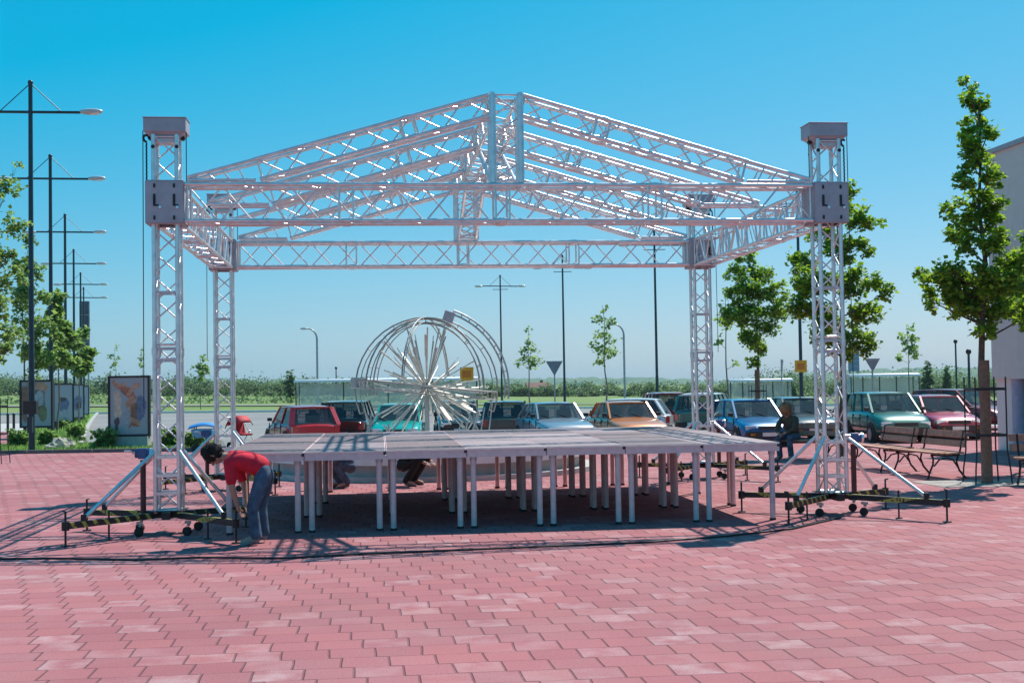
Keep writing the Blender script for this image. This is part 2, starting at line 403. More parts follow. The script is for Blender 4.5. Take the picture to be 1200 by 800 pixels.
hills('hills', [(-700, 436), (0, 442), (120, 447), (230, 444), (300, 445), (420, 444), (520, 446), (570, 444), (640, 443), (760, 442), (840, 446), (900, 441), (960, 436), (1080, 431), (1200, 430), (1900, 415)], 1700, 500, M['hill'], 3, 1)

# ------------------------------------------------------------------ trees
def leaf(b, c, size, rnd):
    # one small lobed leaf, folded along its midrib
    ax = Vector((rnd.gauss(0, 1), rnd.gauss(0, 1), rnd.gauss(0, .6)))
    if ax.length < 1e-3: ax = Vector((1, 0, 0))
    ax.normalize(); up = Vector((rnd.gauss(0, .5), rnd.gauss(0, .5), 1)).normalized()
    sd = ax.cross(up)
    if sd.length < 1e-3: sd = Vector((0, 1, 0))
    sd.normalize(); n = sd.cross(ax)*size*.18
    a = Vector(c); t = a+ax*size
    l1 = a+ax*size*.45+sd*size*.5+n; r1 = a+ax*size*.45-sd*size*.5+n
    b.add([a, l1, t, r1], [(0, 1, 2), (0, 2, 3)])
def crown_mesh(clumps, dens, size, rnd):
    b = MB()
    for (c, r) in clumps:
        n = max(4, int(dens*2.6*r*r*r**.3))
        # sub-clusters give light and dark knots with gaps between
        subs = []
        for _ in range(max(2, int(7+r*14))):
            d = Vector((rnd.gauss(0, 1), rnd.gauss(0, 1), rnd.gauss(0, .9))); d.normalize()
            subs.append((Vector(c)+d*r*(rnd.random()**.5), r*rnd.uniform(.26, .5)))
        for _ in range(n):
            sc, sr = rnd.choice(subs)
            d = Vector((rnd.gauss(0, 1), rnd.gauss(0, 1), rnd.gauss(0, .75)))*sr*.55
            leaf(b, sc+d, size*rnd.uniform(.7, 1.3), rnd)
    return b
def tree(name, base, h, trunk_r, clumps, dens, size, leafm, barkm, label, cat='tree', group=None, seed=1, limb=True, fork=.35):
    rnd = random.Random(seed); t = empty(name, base, label=label, cat=cat, group=group)
    b = MB(); pts = [Vector((0, 0, -.05))]
    k = 7
    for i in range(1, k+1): pts.append(Vector((rnd.gauss(0, .02)*h*.3, rnd.gauss(0, .02)*h*.3, h*.96*i/k)))
    b.path(pts, trunk_r, 8, trunk_r*.16)
    if limb:
        lb = b
        for (c, r) in clumps:
            c = Vector(c); z0 = max(h*fork*.8, min(c.z-.35*Vector((c.x, c.y, 0)).length-.15, h*.9)); i = min(k-1, int(z0/(h*.96)*k)); f_ = z0/(h*.96)*k-i
            a = lerp(pts[i], pts[i+1], min(1, f_)); mid = lerp(a, c, .5)+Vector((0, 0, -.06*r))
            rr = trunk_r*.38*(1-z0/h*.6)
            lb.path([a, mid, c], rr, 5, rr*.35)
            for _ in range(4):
                d = Vector((rnd.gauss(0, 1), rnd.gauss(0, 1), rnd.gauss(.2, .8))).normalized()*r*.8
                lb.path([lerp(mid, c, .6), c+d], rr*.35, 4, rr*.12)
    b.build('trunk', barkm, t)
    crown_mesh(clumps, dens, size, rnd).build('crown', leafm, t)
    return t
def px_clumps(base, Y, lst, rnd, spread=1.0):
    # clump centres given where they stand in the crown as (px, py, radius px); depth is free
    out = []
    for (px, py, rp) in lst:
        p = at(px, py, Y)-Vector(base); r = rp*Y/F
        out.append(((p.x, rnd.uniform(-.8, .8)*spread, p.z), r))
    return out
rt = random.Random(11)
# tall tree on the right
b0 = ghit(1157, 566)
tree('maple_tree', b0, 6.7, .075, px_clumps(b0, b0.y, [(1130, 96, 7), (1138, 115, 15), (1148, 140, 15), (1137, 165, 16), (1142, 195, 18), (1155, 175, 8), (1122, 215, 13), (1142, 235, 20), (1160, 260, 18), (1122, 250, 12),
    (1150, 285, 20), (1128, 290, 13), (1178, 305, 20), (1098, 325, 17), (1130, 330, 24), (1160, 335, 26), (1185, 345, 22), (1100, 350, 14), (1130, 362, 22), (1165, 370, 22), (1145, 392, 12), (1193, 370, 15), (1115, 345, 16), (1150, 315, 20), (1150, 160, 14), (1135, 180, 14), (1150, 210, 16), (1128, 255, 14), (1165, 240, 14), (1140, 270, 18), (1112, 330, 15), (1175, 325, 18), (1150, 125, 12), (1143, 345, 22), (1170, 285, 14), (1108, 318, 14)], rt, .6),
    2900, .085, M['leaf'], M['bark'], 'tall narrow maple with brown wrapped trunk beside the grey building', seed=3, fork=.35)
# wrap / stake round its trunk
t = [o for o in COL.objects if o.name == 'maple_tree'][0]
MB().tube((0, 0, 0), (0, 0, 2.05), .092, 10, .085).build('trunk_wrap', M['stake'], t)
b1 = ghit(889, 511.5)
t = tree('maple_tree', b1, 5.6, .07, px_clumps(b1, b1.y, [(880, 300, 12), (866, 318, 13), (893, 322, 14), (880, 340, 20), (858, 345, 12), (908, 345, 14), (868, 368, 19), (895, 372, 20), (915, 365, 10), (877, 395, 17), (893, 405, 12), (882, 425, 9), (855, 375, 9)], rt, .8),
    1800, .11, M['leaf'], M['bark'], 'young maple in a metal guard beside the blue car', seed=4, fork=.35)
MB().tube((0, 0, 0), (0, 0, 2.3), .10, 10, .085).build('trunk_wrap', M['stake'], t)
b2 = onground(986, 31)
tree('maple_tree', b2, 6.2, .08, px_clumps(b2, 31, [(1000, 238, 12), (985, 232, 12), (1005, 262, 18), (970, 270, 18), (985, 290, 22), (945, 305, 18), (1012, 290, 12), (935, 335, 19), (960, 330, 22), (1000, 330, 22), (1022, 330, 15), (930, 362, 16), (955, 372, 20), (985, 375, 22), (1015, 365, 20), (1030, 345, 10), (1005, 400, 18), (975, 400, 16), (950, 395, 10), (1000, 415, 9)], rt, 1.0),
    1800, .11, M['leaf'], M['bark'], 'broad leafy maple standing behind the right front tower', seed=5, fork=.35)
b3 = onground(1207, 24)
tree('maple_tree', b3, 5.2, .07, px_clumps(b3, 24, [(1195, 285, 14), (1188, 310, 18), (1205, 300, 20), (1182, 340, 18), (1200, 335, 22), (1190, 370, 18), (1210, 365, 24), (1176, 362, 10), (1225, 330, 26), (1240, 370, 24), (1220, 285, 20)], rt, .8),
    1400, .11, M['leaf'], M['bark'], 'bright green maple cut by the right edge of the photo, before the building', seed=6)
# left group
b4 = ghit(-6, 543)
tree('birch_tree', b4, 7.4, .06, px_clumps(b4, b4.y, [(10, 190, 6), (5, 215, 14), (-8, 240, 18), (8, 260, 16), (-5, 290, 22), (12, 300, 12), (2, 325, 20), (-15, 350, 22), (10, 360, 14), (0, 390, 18), (12, 410, 12), (-20, 300, 24), (-12, 415, 14)], rt, .8),
    800, .12, M['leaf_grey'], M['barkpale'], 'loose grey-green tree cut by the left edge of the photo', seed=7)
b5 = ghit(28, 519)
tree('birch_tree', b5, 6.2, .055, px_clumps(b5, b5.y, [(36, 285, 10), (30, 310, 14), (47, 320, 12), (38, 345, 18), (22, 355, 12), (55, 350, 10), (33, 380, 18), (50, 385, 14), (40, 410, 18), (25, 415, 12), (55, 420, 12), (40, 435, 10), (62, 395, 9)], rt, .8),
    900, .13, M['leaf_grey'], M['barkpale'], 'light green tree round the nearest street lamp', group='trees along the row of street lamps', seed=8)
for (px, Y, top, lst, sd, lb) in ((68, 54, 5.4, [(68, 350, 8), (66, 372, 12), (72, 392, 13), (62, 400, 10), (70, 416, 14), (60, 425, 10), (78, 425, 9)], 9, 'small light green tree right behind the second street lamp'),
                                 (93, 66, 4.6, [(92, 392, 7), (90, 405, 10), (97, 418, 9), (86, 424, 9), (95, 432, 9)], 10, 'smallest light green tree at the far end of the poster row')):
    bb = onground(px, Y)
    tree('birch_tree', bb, top, .05, px_clumps(bb, Y, lst, rt, 1), 1200, .24, M['leaf_grey'], M['barkpale'], lb, group='trees along the row of street lamps', seed=sd)
# thin saplings behind the cars
def sapling(px, Y, topy, lst, label, dens=260, size=.17, seed=1, leafm='leaf_grey', r=.05, name='sapling'):
    bb = onground(px, Y); h = at(px, topy, Y).z-bb.z
    tree(name, bb, h, r, px_clumps(bb, Y, lst, rt, .5), dens, size, M[leafm], M['barkpale'], label, 'sapling', 'thin saplings behind the car park', seed)
sapling(620, 72, 378, [(619, 388, 4), (620, 402, 6), (614, 412, 7), (626, 410, 6), (620, 424, 10), (608, 424, 6), (630, 422, 6)], 'thin sapling left of the grey give-way sign, behind the cars', seed=21)
sapling(709, 62, 352, [(709, 362, 5), (700, 374, 6), (710, 380, 8), (718, 378, 5), (704, 394, 9), (715, 398, 8), (697, 406, 7), (708, 412, 10), (720, 414, 7), (703, 424, 7)], 'taller leafy sapling between two lamp poles above the orange car', seed=22)
sapling(852, 60, 330, [(850, 345, 5), (843, 372, 5), (858, 360, 5), (840, 400, 6), (863, 425, 5), (852, 385, 6), (846, 362, 4)], 'bare looking sapling right of the back right tower', 160, .22, 23)
sapling(1065, 80, 376, [(1065, 385, 4), (1058, 397, 6), (1070, 398, 6), (1064, 410, 8), (1072, 418, 5), (1057, 420, 5)], 'pale sapling above the right-hand bus shelter', 260, .24, 24)
sapling(135, 150, 400, [(135, 408, 3), (131, 417, 4), (138, 420, 4), (134, 428, 5)], 'tiny far sapling above the large poster board', 45, .35, 25, 'leaf_grey')
sapling(167, 150, 404, [(167, 410, 3), (168, 419, 4), (166, 428, 4)], 'tiny far sapling left of the front left tower', 45, .35, 26, 'leaf_grey')
sapling(235, 130, 412, [(236, 420, 4), (233, 430, 6), (239, 432, 6), (235, 441, 7)], 'far bushy sapling between the two left towers', 110, .35, 27, 'leaf_grey')
def bush(px, Y, topy, wpx, label, name='shrub', group=None, seed=1, leafm='leaf_far', size=.3, dens=700, cat='bush'):
    bb = onground(px, Y); rnd = random.Random(seed); h = at(px, topy, Y).z-bb.z; wd = wpx*Y/F
    cl = []
    n = max(2, int(wd/h*2.2)+2)
    for i in range(n):
        for f_ in (.3, .68):
            cl.append(((lerp(-wd/2, wd/2, (i+.5)/n)+rnd.gauss(0, .05)*wd, rnd.uniform(-.2, .2)*wd*.6, h*f_*rnd.uniform(.8, 1.1)), h*.36))
    t = empty(name, bb, label=label, cat=cat, group=group)
    k = MB()
    for (c, r) in cl: k.path([(0, 0, 0), (c[0]*.5, c[1]*.5, c[2]*.4), c], .02+h*.01, 4, .01)
    k.build('stem', M['bark'], t)
    crown_mesh(cl, dens/(h*h*h**.3)*2.2, size, rnd).build('foliage', M[leafm], t)
# hedge and tree belt across the middle distance (individual bushes nobody can tell apart)
rb = random.Random(40); b = MB()
px = -60
while px < 1290:
    Y = rb.uniform(265, 300)
    py = lerp(449, 446, min(1, max(0, px/1200))) + rb.uniform(-5, 6)
    if px < 330: py -= rb.uniform(-1, 7)
    if 540 < px < 860: py += 6
    if 900 < px < 960: py -= 9
    if px > 990: py -= rb.uniform(0, 10)
    x = X_(px, Y); z0 = zg(x, Y); h = at(px, py, Y).z-z0
    if h > .6:
        cl = [((x+rb.uniform(-2, 2), Y+rb.uniform(-3, 3), z0+h*q), max(.6, h*.36)) for q in (.2, .45, .72)]
        for (c, r) in cl:
            for _ in range(150):
                d = Vector((rb.gauss(0, 1.3), rb.gauss(0, 1), rb.gauss(0, .8)))*r*.75
                leaf(b, Vector(c)+d, rb.uniform(.3, .6), rb)
    px += rb.uniform(4, 8)
tag(b.build('far_tree_belt', M['leaf_far']), 'long belt of dark green trees across the fields below the skyline', 'trees', kind='stuff')
# low roadside hedge at the left, mid field
b = MB(); px = -40
while px < 560:
    Y = rb.uniform(176, 184); x = X_(px, Y); z0 = zg(x, Y)
    for _ in range(11): leaf(b, (x+rb.gauss(0, .7), Y+rb.gauss(0, .6), z0+abs(rb.gauss(0, .5))), rb.uniform(.3, .6), rb)
    px += 4
tag(b.build('field_hedge', M['leaf_far']), 'low broken hedge across the grass field behind the car park', 'hedge', kind='stuff')
for i, (px, top) in enumerate(((1087, 421), (1110, 428), (340, 432), (172, 437), (930, 447), (575, 452))):
    Y = 190; bb = onground(px, Y); h = at(px, top, Y).z-bb.z
    cl = [((0, 0, h*(.2+.12*k)), h*(.17-.02*k)) for k in range(7)]
    lb = ['dark conifer, left of the pair behind the crimson car', 'dark conifer, right of the pair behind the crimson car', 'thin conifer left of the left bus shelter', 'small conifer just left of the front left tower, in the field', 'small dark conifer left of the orange lamp-post sign', 'small dark conifer right of the sphere sculpture, in the field'][i]
    tree('conifer_tree', bb, h, .12, cl, 60, .6, M['leaf_far'], M['bark'], lb, group='far conifers in the field', seed=50+i, limb=False)
for i, (px, Y, top, wd, lb) in enumerate(((121, 41.5, 503, 16, 'green shrub growing left of the large poster board'), (197, 42, 505, 22, 'spiky shrub behind the mast of the front left tower'), (228, 41, 510, 16, 'low shrub right of the front left tower on the verge'),
        (20, 44, 505, 14, 'shrub at the left end of the verge, beside the nearest lamp'), (55, 44, 506, 14, 'shrub under the first small poster'), (88, 47, 498, 12, 'shrub on the median beside the pale kerb'), (72, 58, 490, 16, 'shrub between the small posters on the median'), (86, 74, 482, 16, 'farthest shrub on the median'))):
    bush(px, Y, top, wd, lb, group='shrubs on the verge', seed=60+i, leafm='leaf_grey', size=.13, dens=260)
# grass blades on the verge
b = MB(); rg = random.Random(5)
for _ in range(9000):
    px = rg.uniform(-20, 258); Y = rg.uniform(40.3, 44.9); x = X_(px, Y); z0 = zg(x, Y)+.03; hh = rg.uniform(.05, .16); a = rg.uniform(0, 6.28)
    b.add([(x-.02*math.cos(a), Y-.02*math.sin(a), z0), (x+.02*math.cos(a), Y+.02*math.sin(a), z0), (x+rg.uniform(-.05, .05), Y+rg.uniform(-.05, .05), z0+hh)], [(0, 1, 2)])
for _ in range(5000):
    Y = rg.uniform(45, 90); px = lerp(lerp(23, 60, (Y-45)/63), lerp(92, 110, (Y-45)/63), rg.random()); x = X_(px, Y); z0 = zg(x, Y)+.03; hh = rg.uniform(.1, .4); a = rg.uniform(0, 6.28)
    b.add([(x-.04*math.cos(a), Y-.04*math.sin(a), z0), (x+.04*math.cos(a), Y+.04*math.sin(a), z0), (x+rg.uniform(-.1, .1), Y+rg.uniform(-.1, .1), z0+hh)], [(0, 1, 2)])
tag(b.build('verge_grass', M['leaf_grey']), 'uneven tufts of grass on the verge and median', 'grass', kind='stuff')
# pale boulders at the verge
for i, (px, Y, s_, lb) in enumerate(((70, 41.6, .55, 'largest cream boulder below the small posters'), (80, 42.3, .42, 'cream boulder right of the largest one on the verge'), (60, 41.2, .34, 'small cream boulder left of the largest one on the verge'), (78, 46, .3, 'small cream boulder behind the others by the pale kerb'))):
    bb = onground(px, Y); rr = random.Random(70+i); k = MB()
    k.ball((0, 0, s_*.3), s_*.6, 8, 6, (1.1, .8, .62)); k.v = [tuple(c*rr.uniform(.78, 1.2) for c in v) for v in k.v]
    k.s = [False]*len(k.s); o = k.build('boulder', M['boulder'], loc=bb+Vector((0, 0, .03))); tag(o, lb, 'boulder', 'boulders on the verge')

# ------------------------------------------------------------------ buildings
def building():
    far = ghit(1165, 527); t = empty('grey_building', far, YAW, label='tall grey rendered building with dark glazed entrance at the right edge', cat='building')
    # local x to the right (front width), local -y towards the camera
    H = at(1165, 183, far.y).z-far.z; Ls = 26; wd = 14
    k = MB(); k.box((wd/2, -Ls/2+0, H*.62+.0), (wd, Ls, H*.76)); k.build('wall', M['render'], t)
    k = MB(); k.box((wd/2, -Ls/2, H+.06), (wd+.16, Ls+.16, .12)); k.build('roof_edge', M['plate'], t)
    k = MB(); k.box((wd/2+.06, -.40, H*.12), (wd-.1, .78, H*.24-.002)); k.build('base_wall', M['render2'], t)
    # glazed ground floor under the overhang
    k = MB(); k.box((wd/2+.5, -Ls/2-.35, H*.12), (wd-1, Ls-.9, H*.24-.004)); g = k.build('glazing', M['glassdark'], t)
    k = MB()
    for y in [-1.5-1.6*i for i in range(15)]: k.box((.52, y, H*.12), (.09, .07, H*.24-.01))
    k.build('mullions', M['plate'], t)
    for y in (-1.02, -7.0, -13.0):
        MB().tube((.22, y, 0), (.22, y, H*.24), .2, 14).build('column', M['colm'], t)
    # wall lamp bracket
    k = MB(); c = Vector((-.02, -1.05, 4.9)); pts = [c+Vector((-.28*math.sin(a), 0, .28-.28*math.cos(a))) for a in [i*math.pi/8 for i in range(9)]]
    k.path(pts, .02, 6); k.ball(pts[-1]+Vector((-.02, 0, -.08)), .09); k.build('wall_bracket', M['black'], t)
M['render'] = pm('grey_render', (.68, .61, .55), .9, 0, .05, 3, .1); M['render2'] = pm('pale_render', (.72, .68, .63), .9, 0, .06, 3, .1)
M['glassdark'] = pm('dark_glass', (.02, .03, .05), .06, 0, .2); M['colm'] = pm('lilac_column', (.40, .38, .48), .7)
building()
def shelter(pxl, pxr, Y, topy, label, rz=0):
    a = at(pxl, topy, Y); c = at(pxr, topy, Y); L = c.x-a.x; x = (a.x+c.x)/2; z0 = a.z-2.45
    t = empty('bus_shelter', (x, Y, z0), rz, label=label, cat='bus shelter', group='bus shelters behind the car park')
    k = MB(); n = 8; secs = []
    for i in range(n+1):
        y = lerp(-.9, .9, i/n); z = 2.30+.13*math.cos((i/n-.5)*math.pi); secs.append([(-L/2, y, z), (L/2, y, z), (L/2, y, z+.05), (-L/2, y, z+.05)])
    k.loft(secs, True).build('roof', M['white'], t)
    MB().box((0, -.88, 2.33), (L+.02, .05, .14)).box((0, .88, 2.33), (L+.02, .05, .14)).build('gutter', M['white'], t)
    for i in range(5):
        xx = lerp(-L/2+.08, L/2-.08, i/4); MB().tube((xx, .7, 0), (xx, .7, 2.3), .04).build('post', M['darkgreen'], t)
    for xx in (-L/2+.08, L/2-.08): MB().tube((xx, -.6, 0), (xx, -.6, 2.3), .04).build('post', M['darkgreen'], t)
    for i in range(4):
        x0 = lerp(-L/2+.16, L/2-.08, i/4); x1 = lerp(-L/2+.08, L/2-.16, (i+1)/4)
        MB().box(((x0+x1)/2, .7, 1.2), (x1-x0, .012, 1.95)).build('glass_pane', M['paneglass'], t)
    for xx in (-L/2+.08, L/2-.08): MB().box((xx, .05, 1.2), (.012, 1.2, 1.95)).build('glass_pane', M['paneglass'], t)
    MB().box((0, .4, .48), (L*.6, .4, .05)).box((-L*.2, .4, .23), (.05, .3, .46)).box((L*.2, .4, .23), (.05, .3, .46)).build('bench_seat', M['plate'], t)
m, nt, b = new_mat('shelter_glass'); b.inputs['Base Color'].default_value = (.55, .68, .66, 1); b.inputs['Roughness'].default_value = .08; b.inputs['Alpha'].default_value = .42; M['paneglass'] = m
shelter(347, 560, 88, 445, 'long white-roofed bus shelter behind the red hatchback and the sphere')
shelter(853, 927, 92, 444.5, 'short bus shelter behind the blue car and young maple')
shelter(993, 1075, 88, 438.5, 'bus shelter with white roof behind the turquoise-green car')
def house(px, Y, wpx, topy, label, roofc, wallc, rz=.2):
    bb = onground(px, Y); wd = wpx*Y/F; h = at(px, topy, Y).z-bb.z
    t = empty('house', bb, rz, label=label, cat='house', group='far houses in the fields')
    k = MB(); k.box((0, 0, h*.28), (wd, wd*.7, h*.56)); k.build('wall', wallc, t)
    z1 = h*.56; k = MB(); x, y = wd/2+.3, wd*.35+.4
    k.add([(-x, -y, z1), (x, -y, z1), (x, y, z1), (-x, y, z1), (-x, 0, h), (x, 0, h)], [(0, 1, 5, 4), (2, 3, 4, 5), (0, 4, 3), (1, 2, 5), (0, 3, 2, 1)]); rf = k.build('roof', roofc, t)
    MB().box((wd*.2, .6, h*.98), (.7, .7, 1.3)).build('chimney', M['brick'], rf)
    for i in (-1, 0, 1): MB().box((i*wd*.28, -wd*.35-.02, h*.3), (wd*.12, .06, h*.2)).build('window', M['glassdark'], t)
M['brick'] = pm('brick', (.25, .11, .08), .9); M['rooft'] = pm('roof_tile', (.20, .095, .075), .85); M['cream'] = pm('cream_wall', (.62, .55, .44), .9)
house(630, 330, 26, 448, 'red-roofed farmhouse in the field right of the sphere sculpture', M['rooft'], M['cream'])
house(644, 300, 16, 454, 'low tan barn just right of the red-roofed farmhouse', M['cream'], M['cream'], -.4)
house(568, 320, 18, 452, 'low cream house behind the right rim of the sphere', M['cream'], M['white'])
house(707, 330, 8, 454, 'tiny white house above the orange car', M['white'], M['white'])
house(681, 330, 6, 453, 'tiniest white house left of the tall sapling', M['white'], M['white'])
def farvan(px, Y, wd, label):
    bb = onground(px, Y); t = empty('white_lorry', bb, .05, label=label, cat='lorry')
    MB().box((.3, 0, 1.7), (wd*.72, 2.4, 2.4)).build('box_body', M['white'], t); MB().box((-wd*.42, 0, 1.25), (wd*.17, 2.3, 1.9)).build('cab', M['white'], t)
    MB().box((-wd*.45, 0, 1.75), (wd*.12, 2.33, .6)).build('cab_window', M['glassdark'], t)
    for x in (-wd*.38, wd*.2, wd*.3):
        for y in (-1.1, 1.1): MB().tube((x, y-.12, .45), (x, y+.12, .45), .45, 12).build('wheel', M['rubber'], t)
farvan(677, 420, 5.0, 'far white lorry on the road above the grey-blue car')
farvan(215, 400, 4.4, 'far white lorry seen through the front left tower')

# ------------------------------------------------------------------ lamps, signs, posters
GL = 'street lamps in the left row'
def street_lamp(px, Y, topy, label, group, tilt=0, lamp_half=2.2):
    bb = onground(px, Y); top = at(px, topy, Y).z-bb.z
    t = empty('street_lamp', bb, label=label, cat='street lamp', group=group)
    MB().tube((0, 0, 0), (0, 0, 2.4), .105, 10, .10).tube((0, 0, 2.4), (0, 0, top), .09, 10, .065).ball((0, 0, top), .09).build('pole', M['darkgreen'], t)
    ah = top-.95
    k = MB().tube((-1.75, 0, ah+.04), (1.6, 0, ah-.04), .045, 8, .045)
    if group != GL: k.tube((-.7, 0, ah-.3), (.7, 0, ah-.3), .03, 5)
    k.build('arm', M['darkgreen'], t)
    MB().tube((0, 0, top-.02), (-1.0, 0, ah+.03), .016, 5).tube((0, 0, top-.02), (1.0, 0, ah-.02), .016, 5).build('stay', M['darkgreen'], t)
    for s_ in (-1, 1):
        q = Matrix.Rotation(R(3)*s_, 3, 'Y')
        h_ = MB(); h_.ball((s_*1.95, 0, ah-.02*s_), .34, 12, 8, (1.15, .42, .30), None); hd = h_.build('lamp_head', M['lamphead'], t)
        MB().ball((s_*2.05, 0, ah-.02*s_-.05), .2, 10, 6, (1.1, .55, .32)).build('lamp_glass', M['white'], hd)
    MB().box((0, -.12, .9), (.16, .12, .5)).build('service_door', M['darkgreen'], t)
M['lamphead'] = pm('lamp_head', (.5, .5, .5), .4, .3)
GL = 'street lamps in the left row'
for px, Y, ty, lb in ((37, 40.5, 97, 'nearest twin-arm street lamp in the left row'), (60, 53, 183, 'second twin-arm street lamp of the left row'), (77, 70.5, 252, 'third twin-arm street lamp of the left row'),
                      (87, 89, 293, 'fourth twin-arm street lamp of the left row'), (95, 107, 320, 'fifth twin-arm street lamp of the left row'), (98.5, 121, 337, 'farthest twin-arm street lamp of the left row')):
    street_lamp(px, Y, ty, lb, GL)
GR = 'twin-arm street lamps behind the stage'
street_lamp(588, 115, 323, 'farthest twin-arm lamp, right of the sphere, its whole top visible', GR)
street_lamp(661.5, 98, 299.5, 'lamp beside the grey give-way sign, its top hidden by the back beam', GR)
street_lamp(770, 82, 270, 'lamp above the maroon minivan, its arm behind the back beam', GR)
l = street_lamp(939, 66, 221, 'lamp behind the right side beam carrying the orange square sign', GR)
# box fixed to the nearest lamp
o = MB().box((0, 0, 0), (.42, .22, .42)).build('switch_box', M['black'], loc=onground(36, 40.15)+Vector((0, 0, 1.45)), bevel=.01); tag(o, 'small black box fixed to the nearest left street lamp', 'box')
def curved_lamp(px, Y, topy, label):
    bb = onground(px, Y); h = at(px, topy, Y).z-bb.z; t = empty('curved_lamp', bb, label=label, cat='street lamp', group='slim curved lamps behind the car park')
    pts = [Vector((0, 0, 0)), Vector((0, 0, h-.9))]+[Vector((-.75*(1-math.cos(a)), 0, h-.9+.85*math.sin(a))) for a in [i*math.pi/14 for i in range(1, 8)]]
    MB().path(pts, .085, 8, .05).build('pole', M['galv'], t); p = pts[-1]
    MB().ball(p+Vector((-.25, 0, 0)), .3, 10, 6, (1.1, .4, .32)).build('lamp_head', M['lamphead'], t)
curved_lamp(372, 100, 384, 'slim grey curved lamp left of the sphere sculpture')
curved_lamp(732, 100, 379, 'slim grey curved lamp right of the tall sapling')
def yield_sign(px, Y, topy, wpx, label, rz=0):
    bb = onground(px, Y); z = at(px, topy, Y).z-bb.z; wd = wpx*Y/F; t = empty('yield_sign', bb, rz, label=label, cat='road sign')
    MB().tube((0, .04, 0), (0, .04, z), .035).build('post', M['galv'], t)
    h = wd*.87; k = MB(); vs = []
    for y in (-.012, .012): vs += [(-wd/2, y, z), (wd/2, y, z), (0, y, z-h)]
    k.add(vs, [(0, 2, 1), (3, 4, 5), (0, 1, 4, 3), (1, 2, 5, 4), (2, 0, 3, 5)]); k.build('sign_plate', M['signback'], t)
    MB().bar((-wd*.36, -.025, z-.06), (wd*.36, -.025, z-.06), .02).build('bracket', M['galv'], t)
yield_sign(650, 56, 423, 20, 'grey back of an inverted triangle sign left of a lamp pole')
yield_sign(1023, 52, 420, 18, 'grey back of an inverted triangle sign above the turquoise-green car')
yield_sign(917, 70, 421, 17, 'triangle sign seen nearly edge-on above the short bus shelter', R(68))
def square_sign(px, py, Y, label, post):
    p = at(px, py, Y); t = empty('orange_sign', p, label=label, cat='sign'); s_ = .62
    MB().box((0, 0, 0), (s_, .03, s_)).build('sign_plate', M['orange'], t)
    MB().add([(-.2, -.018, -.16), (.2, -.018, -.16), (.2, -.018, .16), (-.2, -.018, .16)], [(0, 1, 2, 3)]).build('sign_symbol', M['symbol'], t)
    if post: MB().tube((0, .05, zg(p.x, Y)-p.z), (0, .05, .3), .035).build('post', M['galv'], t)
M['symbol'] = pm('dark_orange', (.70, .16, .01), .6)
square_sign(938.5, 429, 65.8, 'orange square sign fixed on the lamp pole between the maples', False)
square_sign(547, 438, 58, 'orange square sign seen through the sphere sculpture', True)
def thin_pole(px, Y, topy, label, r=.05):
    bb = onground(px, Y); h = at(px, topy, Y).z-bb.z; t = empty('thin_pole', bb, label=label, cat='pole')
    MB().tube((0, 0, 0), (0, 0, h), r, 8, r*.8).build('pole', M['darkgreen'], t); MB().ball((0, 0, h), r*2, 8, 6).build('cap', M['black'], t)
thin_pole(394, 95, 431, 'short dark pole rising above the left bus shelter')
thin_pole(1121, 70, 400, 'slim pole left of the right maple guard, behind the crimson car', .06)
thin_pole(1136, 60, 412, 'slim green pole just left of the right maple trunk', .07)
def pylon(px, Y, topy, wpx, hpx, label, m_):
    bb = onground(px, Y); p = at(px, topy, Y); wd = wpx*Y/F; hh = hpx*Y/F; t = empty('advertising_pylon', bb, label=label, cat='pylon')
    z = p.z-bb.z
    MB().tube((-wd*.4, 0, 0), (-wd*.4, 0, z), .09).tube((wd*.4, 0, 0), (wd*.4, 0, z), .09).build('post', M['galv'], t)
    MB().box((0, 0, z-hh/2), (wd, .3, hh)).build('panel', m_, t)
    for i in range(1, 5): MB().box((0, -.155, z-hh*i/5), (wd*.96, .02, .06)).build('rail', M['galv'], t)
M['bannerblue'] = pm('slate_panel', (.07, .09, .14), .6, 0, .3, 1.5); M['panelblue'] = pm('blue_grey_panel', (.16, .24, .32), .6)
pylon(99.5, 125, 353, 11, 80, 'tall dark slate pylon at the end of the left lamp row', M['bannerblue'])
pylon(1001, 110, 405, 12, 30, 'blue-grey pylon behind the broad maple', M['panelblue'])
def poster_mat(name, cols, scale, seed):
    m, nt, b = new_mat(name); N = nt.nodes; L = nt.links
    tc = N.new('ShaderNodeTexCoord'); mp = N.new('ShaderNodeMapping'); mp.inputs['Location'].default_value = (seed*3.1, 0, seed*1.7); L.new(tc.outputs['Object'], mp.inputs[0])
    mp.inputs['Rotation'].default_value = (0, .5, 0); mp.inputs['Scale'].default_value = (1.3, 1, .8)
    n = N.new('ShaderNodeTexNoise'); n.inputs['Scale'].default_value = scale; n.inputs['Detail'].default_value = 3; n.inputs['Distortion'].default_value = 1.2; L.new(mp.outputs[0], n.inputs[0])
    r_ = N.new('ShaderNodeValToRGB'); r_.color_ramp.interpolation = 'EASE'; e = r_.color_ramp.elements; k = len(cols)
    e[0].position = .3; e[0].color = (*cols[0], 1); e[1].position = .7; e[1].color = (*cols[-1], 1)
    for i in range(1, k-1): q = e.new(.3+.4*i/(k-1)); q.color = (*cols[i], 1)
    L.new(n.outputs['Fac'], r_.inputs[0]); L.new(r_.outputs[0], b.inputs['Base Color']); b.inputs['Roughness'].default_value = .35
    return m
PCOL = dict(grey=(.38, .38, .42), skin=(.55, .26, .17), red=(.45, .13, .08), pale=(.68, .45, .35), dark=(.07, .05, .06), blue=(.13, .17, .28), olive=(.2, .2, .09), brown=(.26, .12, .08))
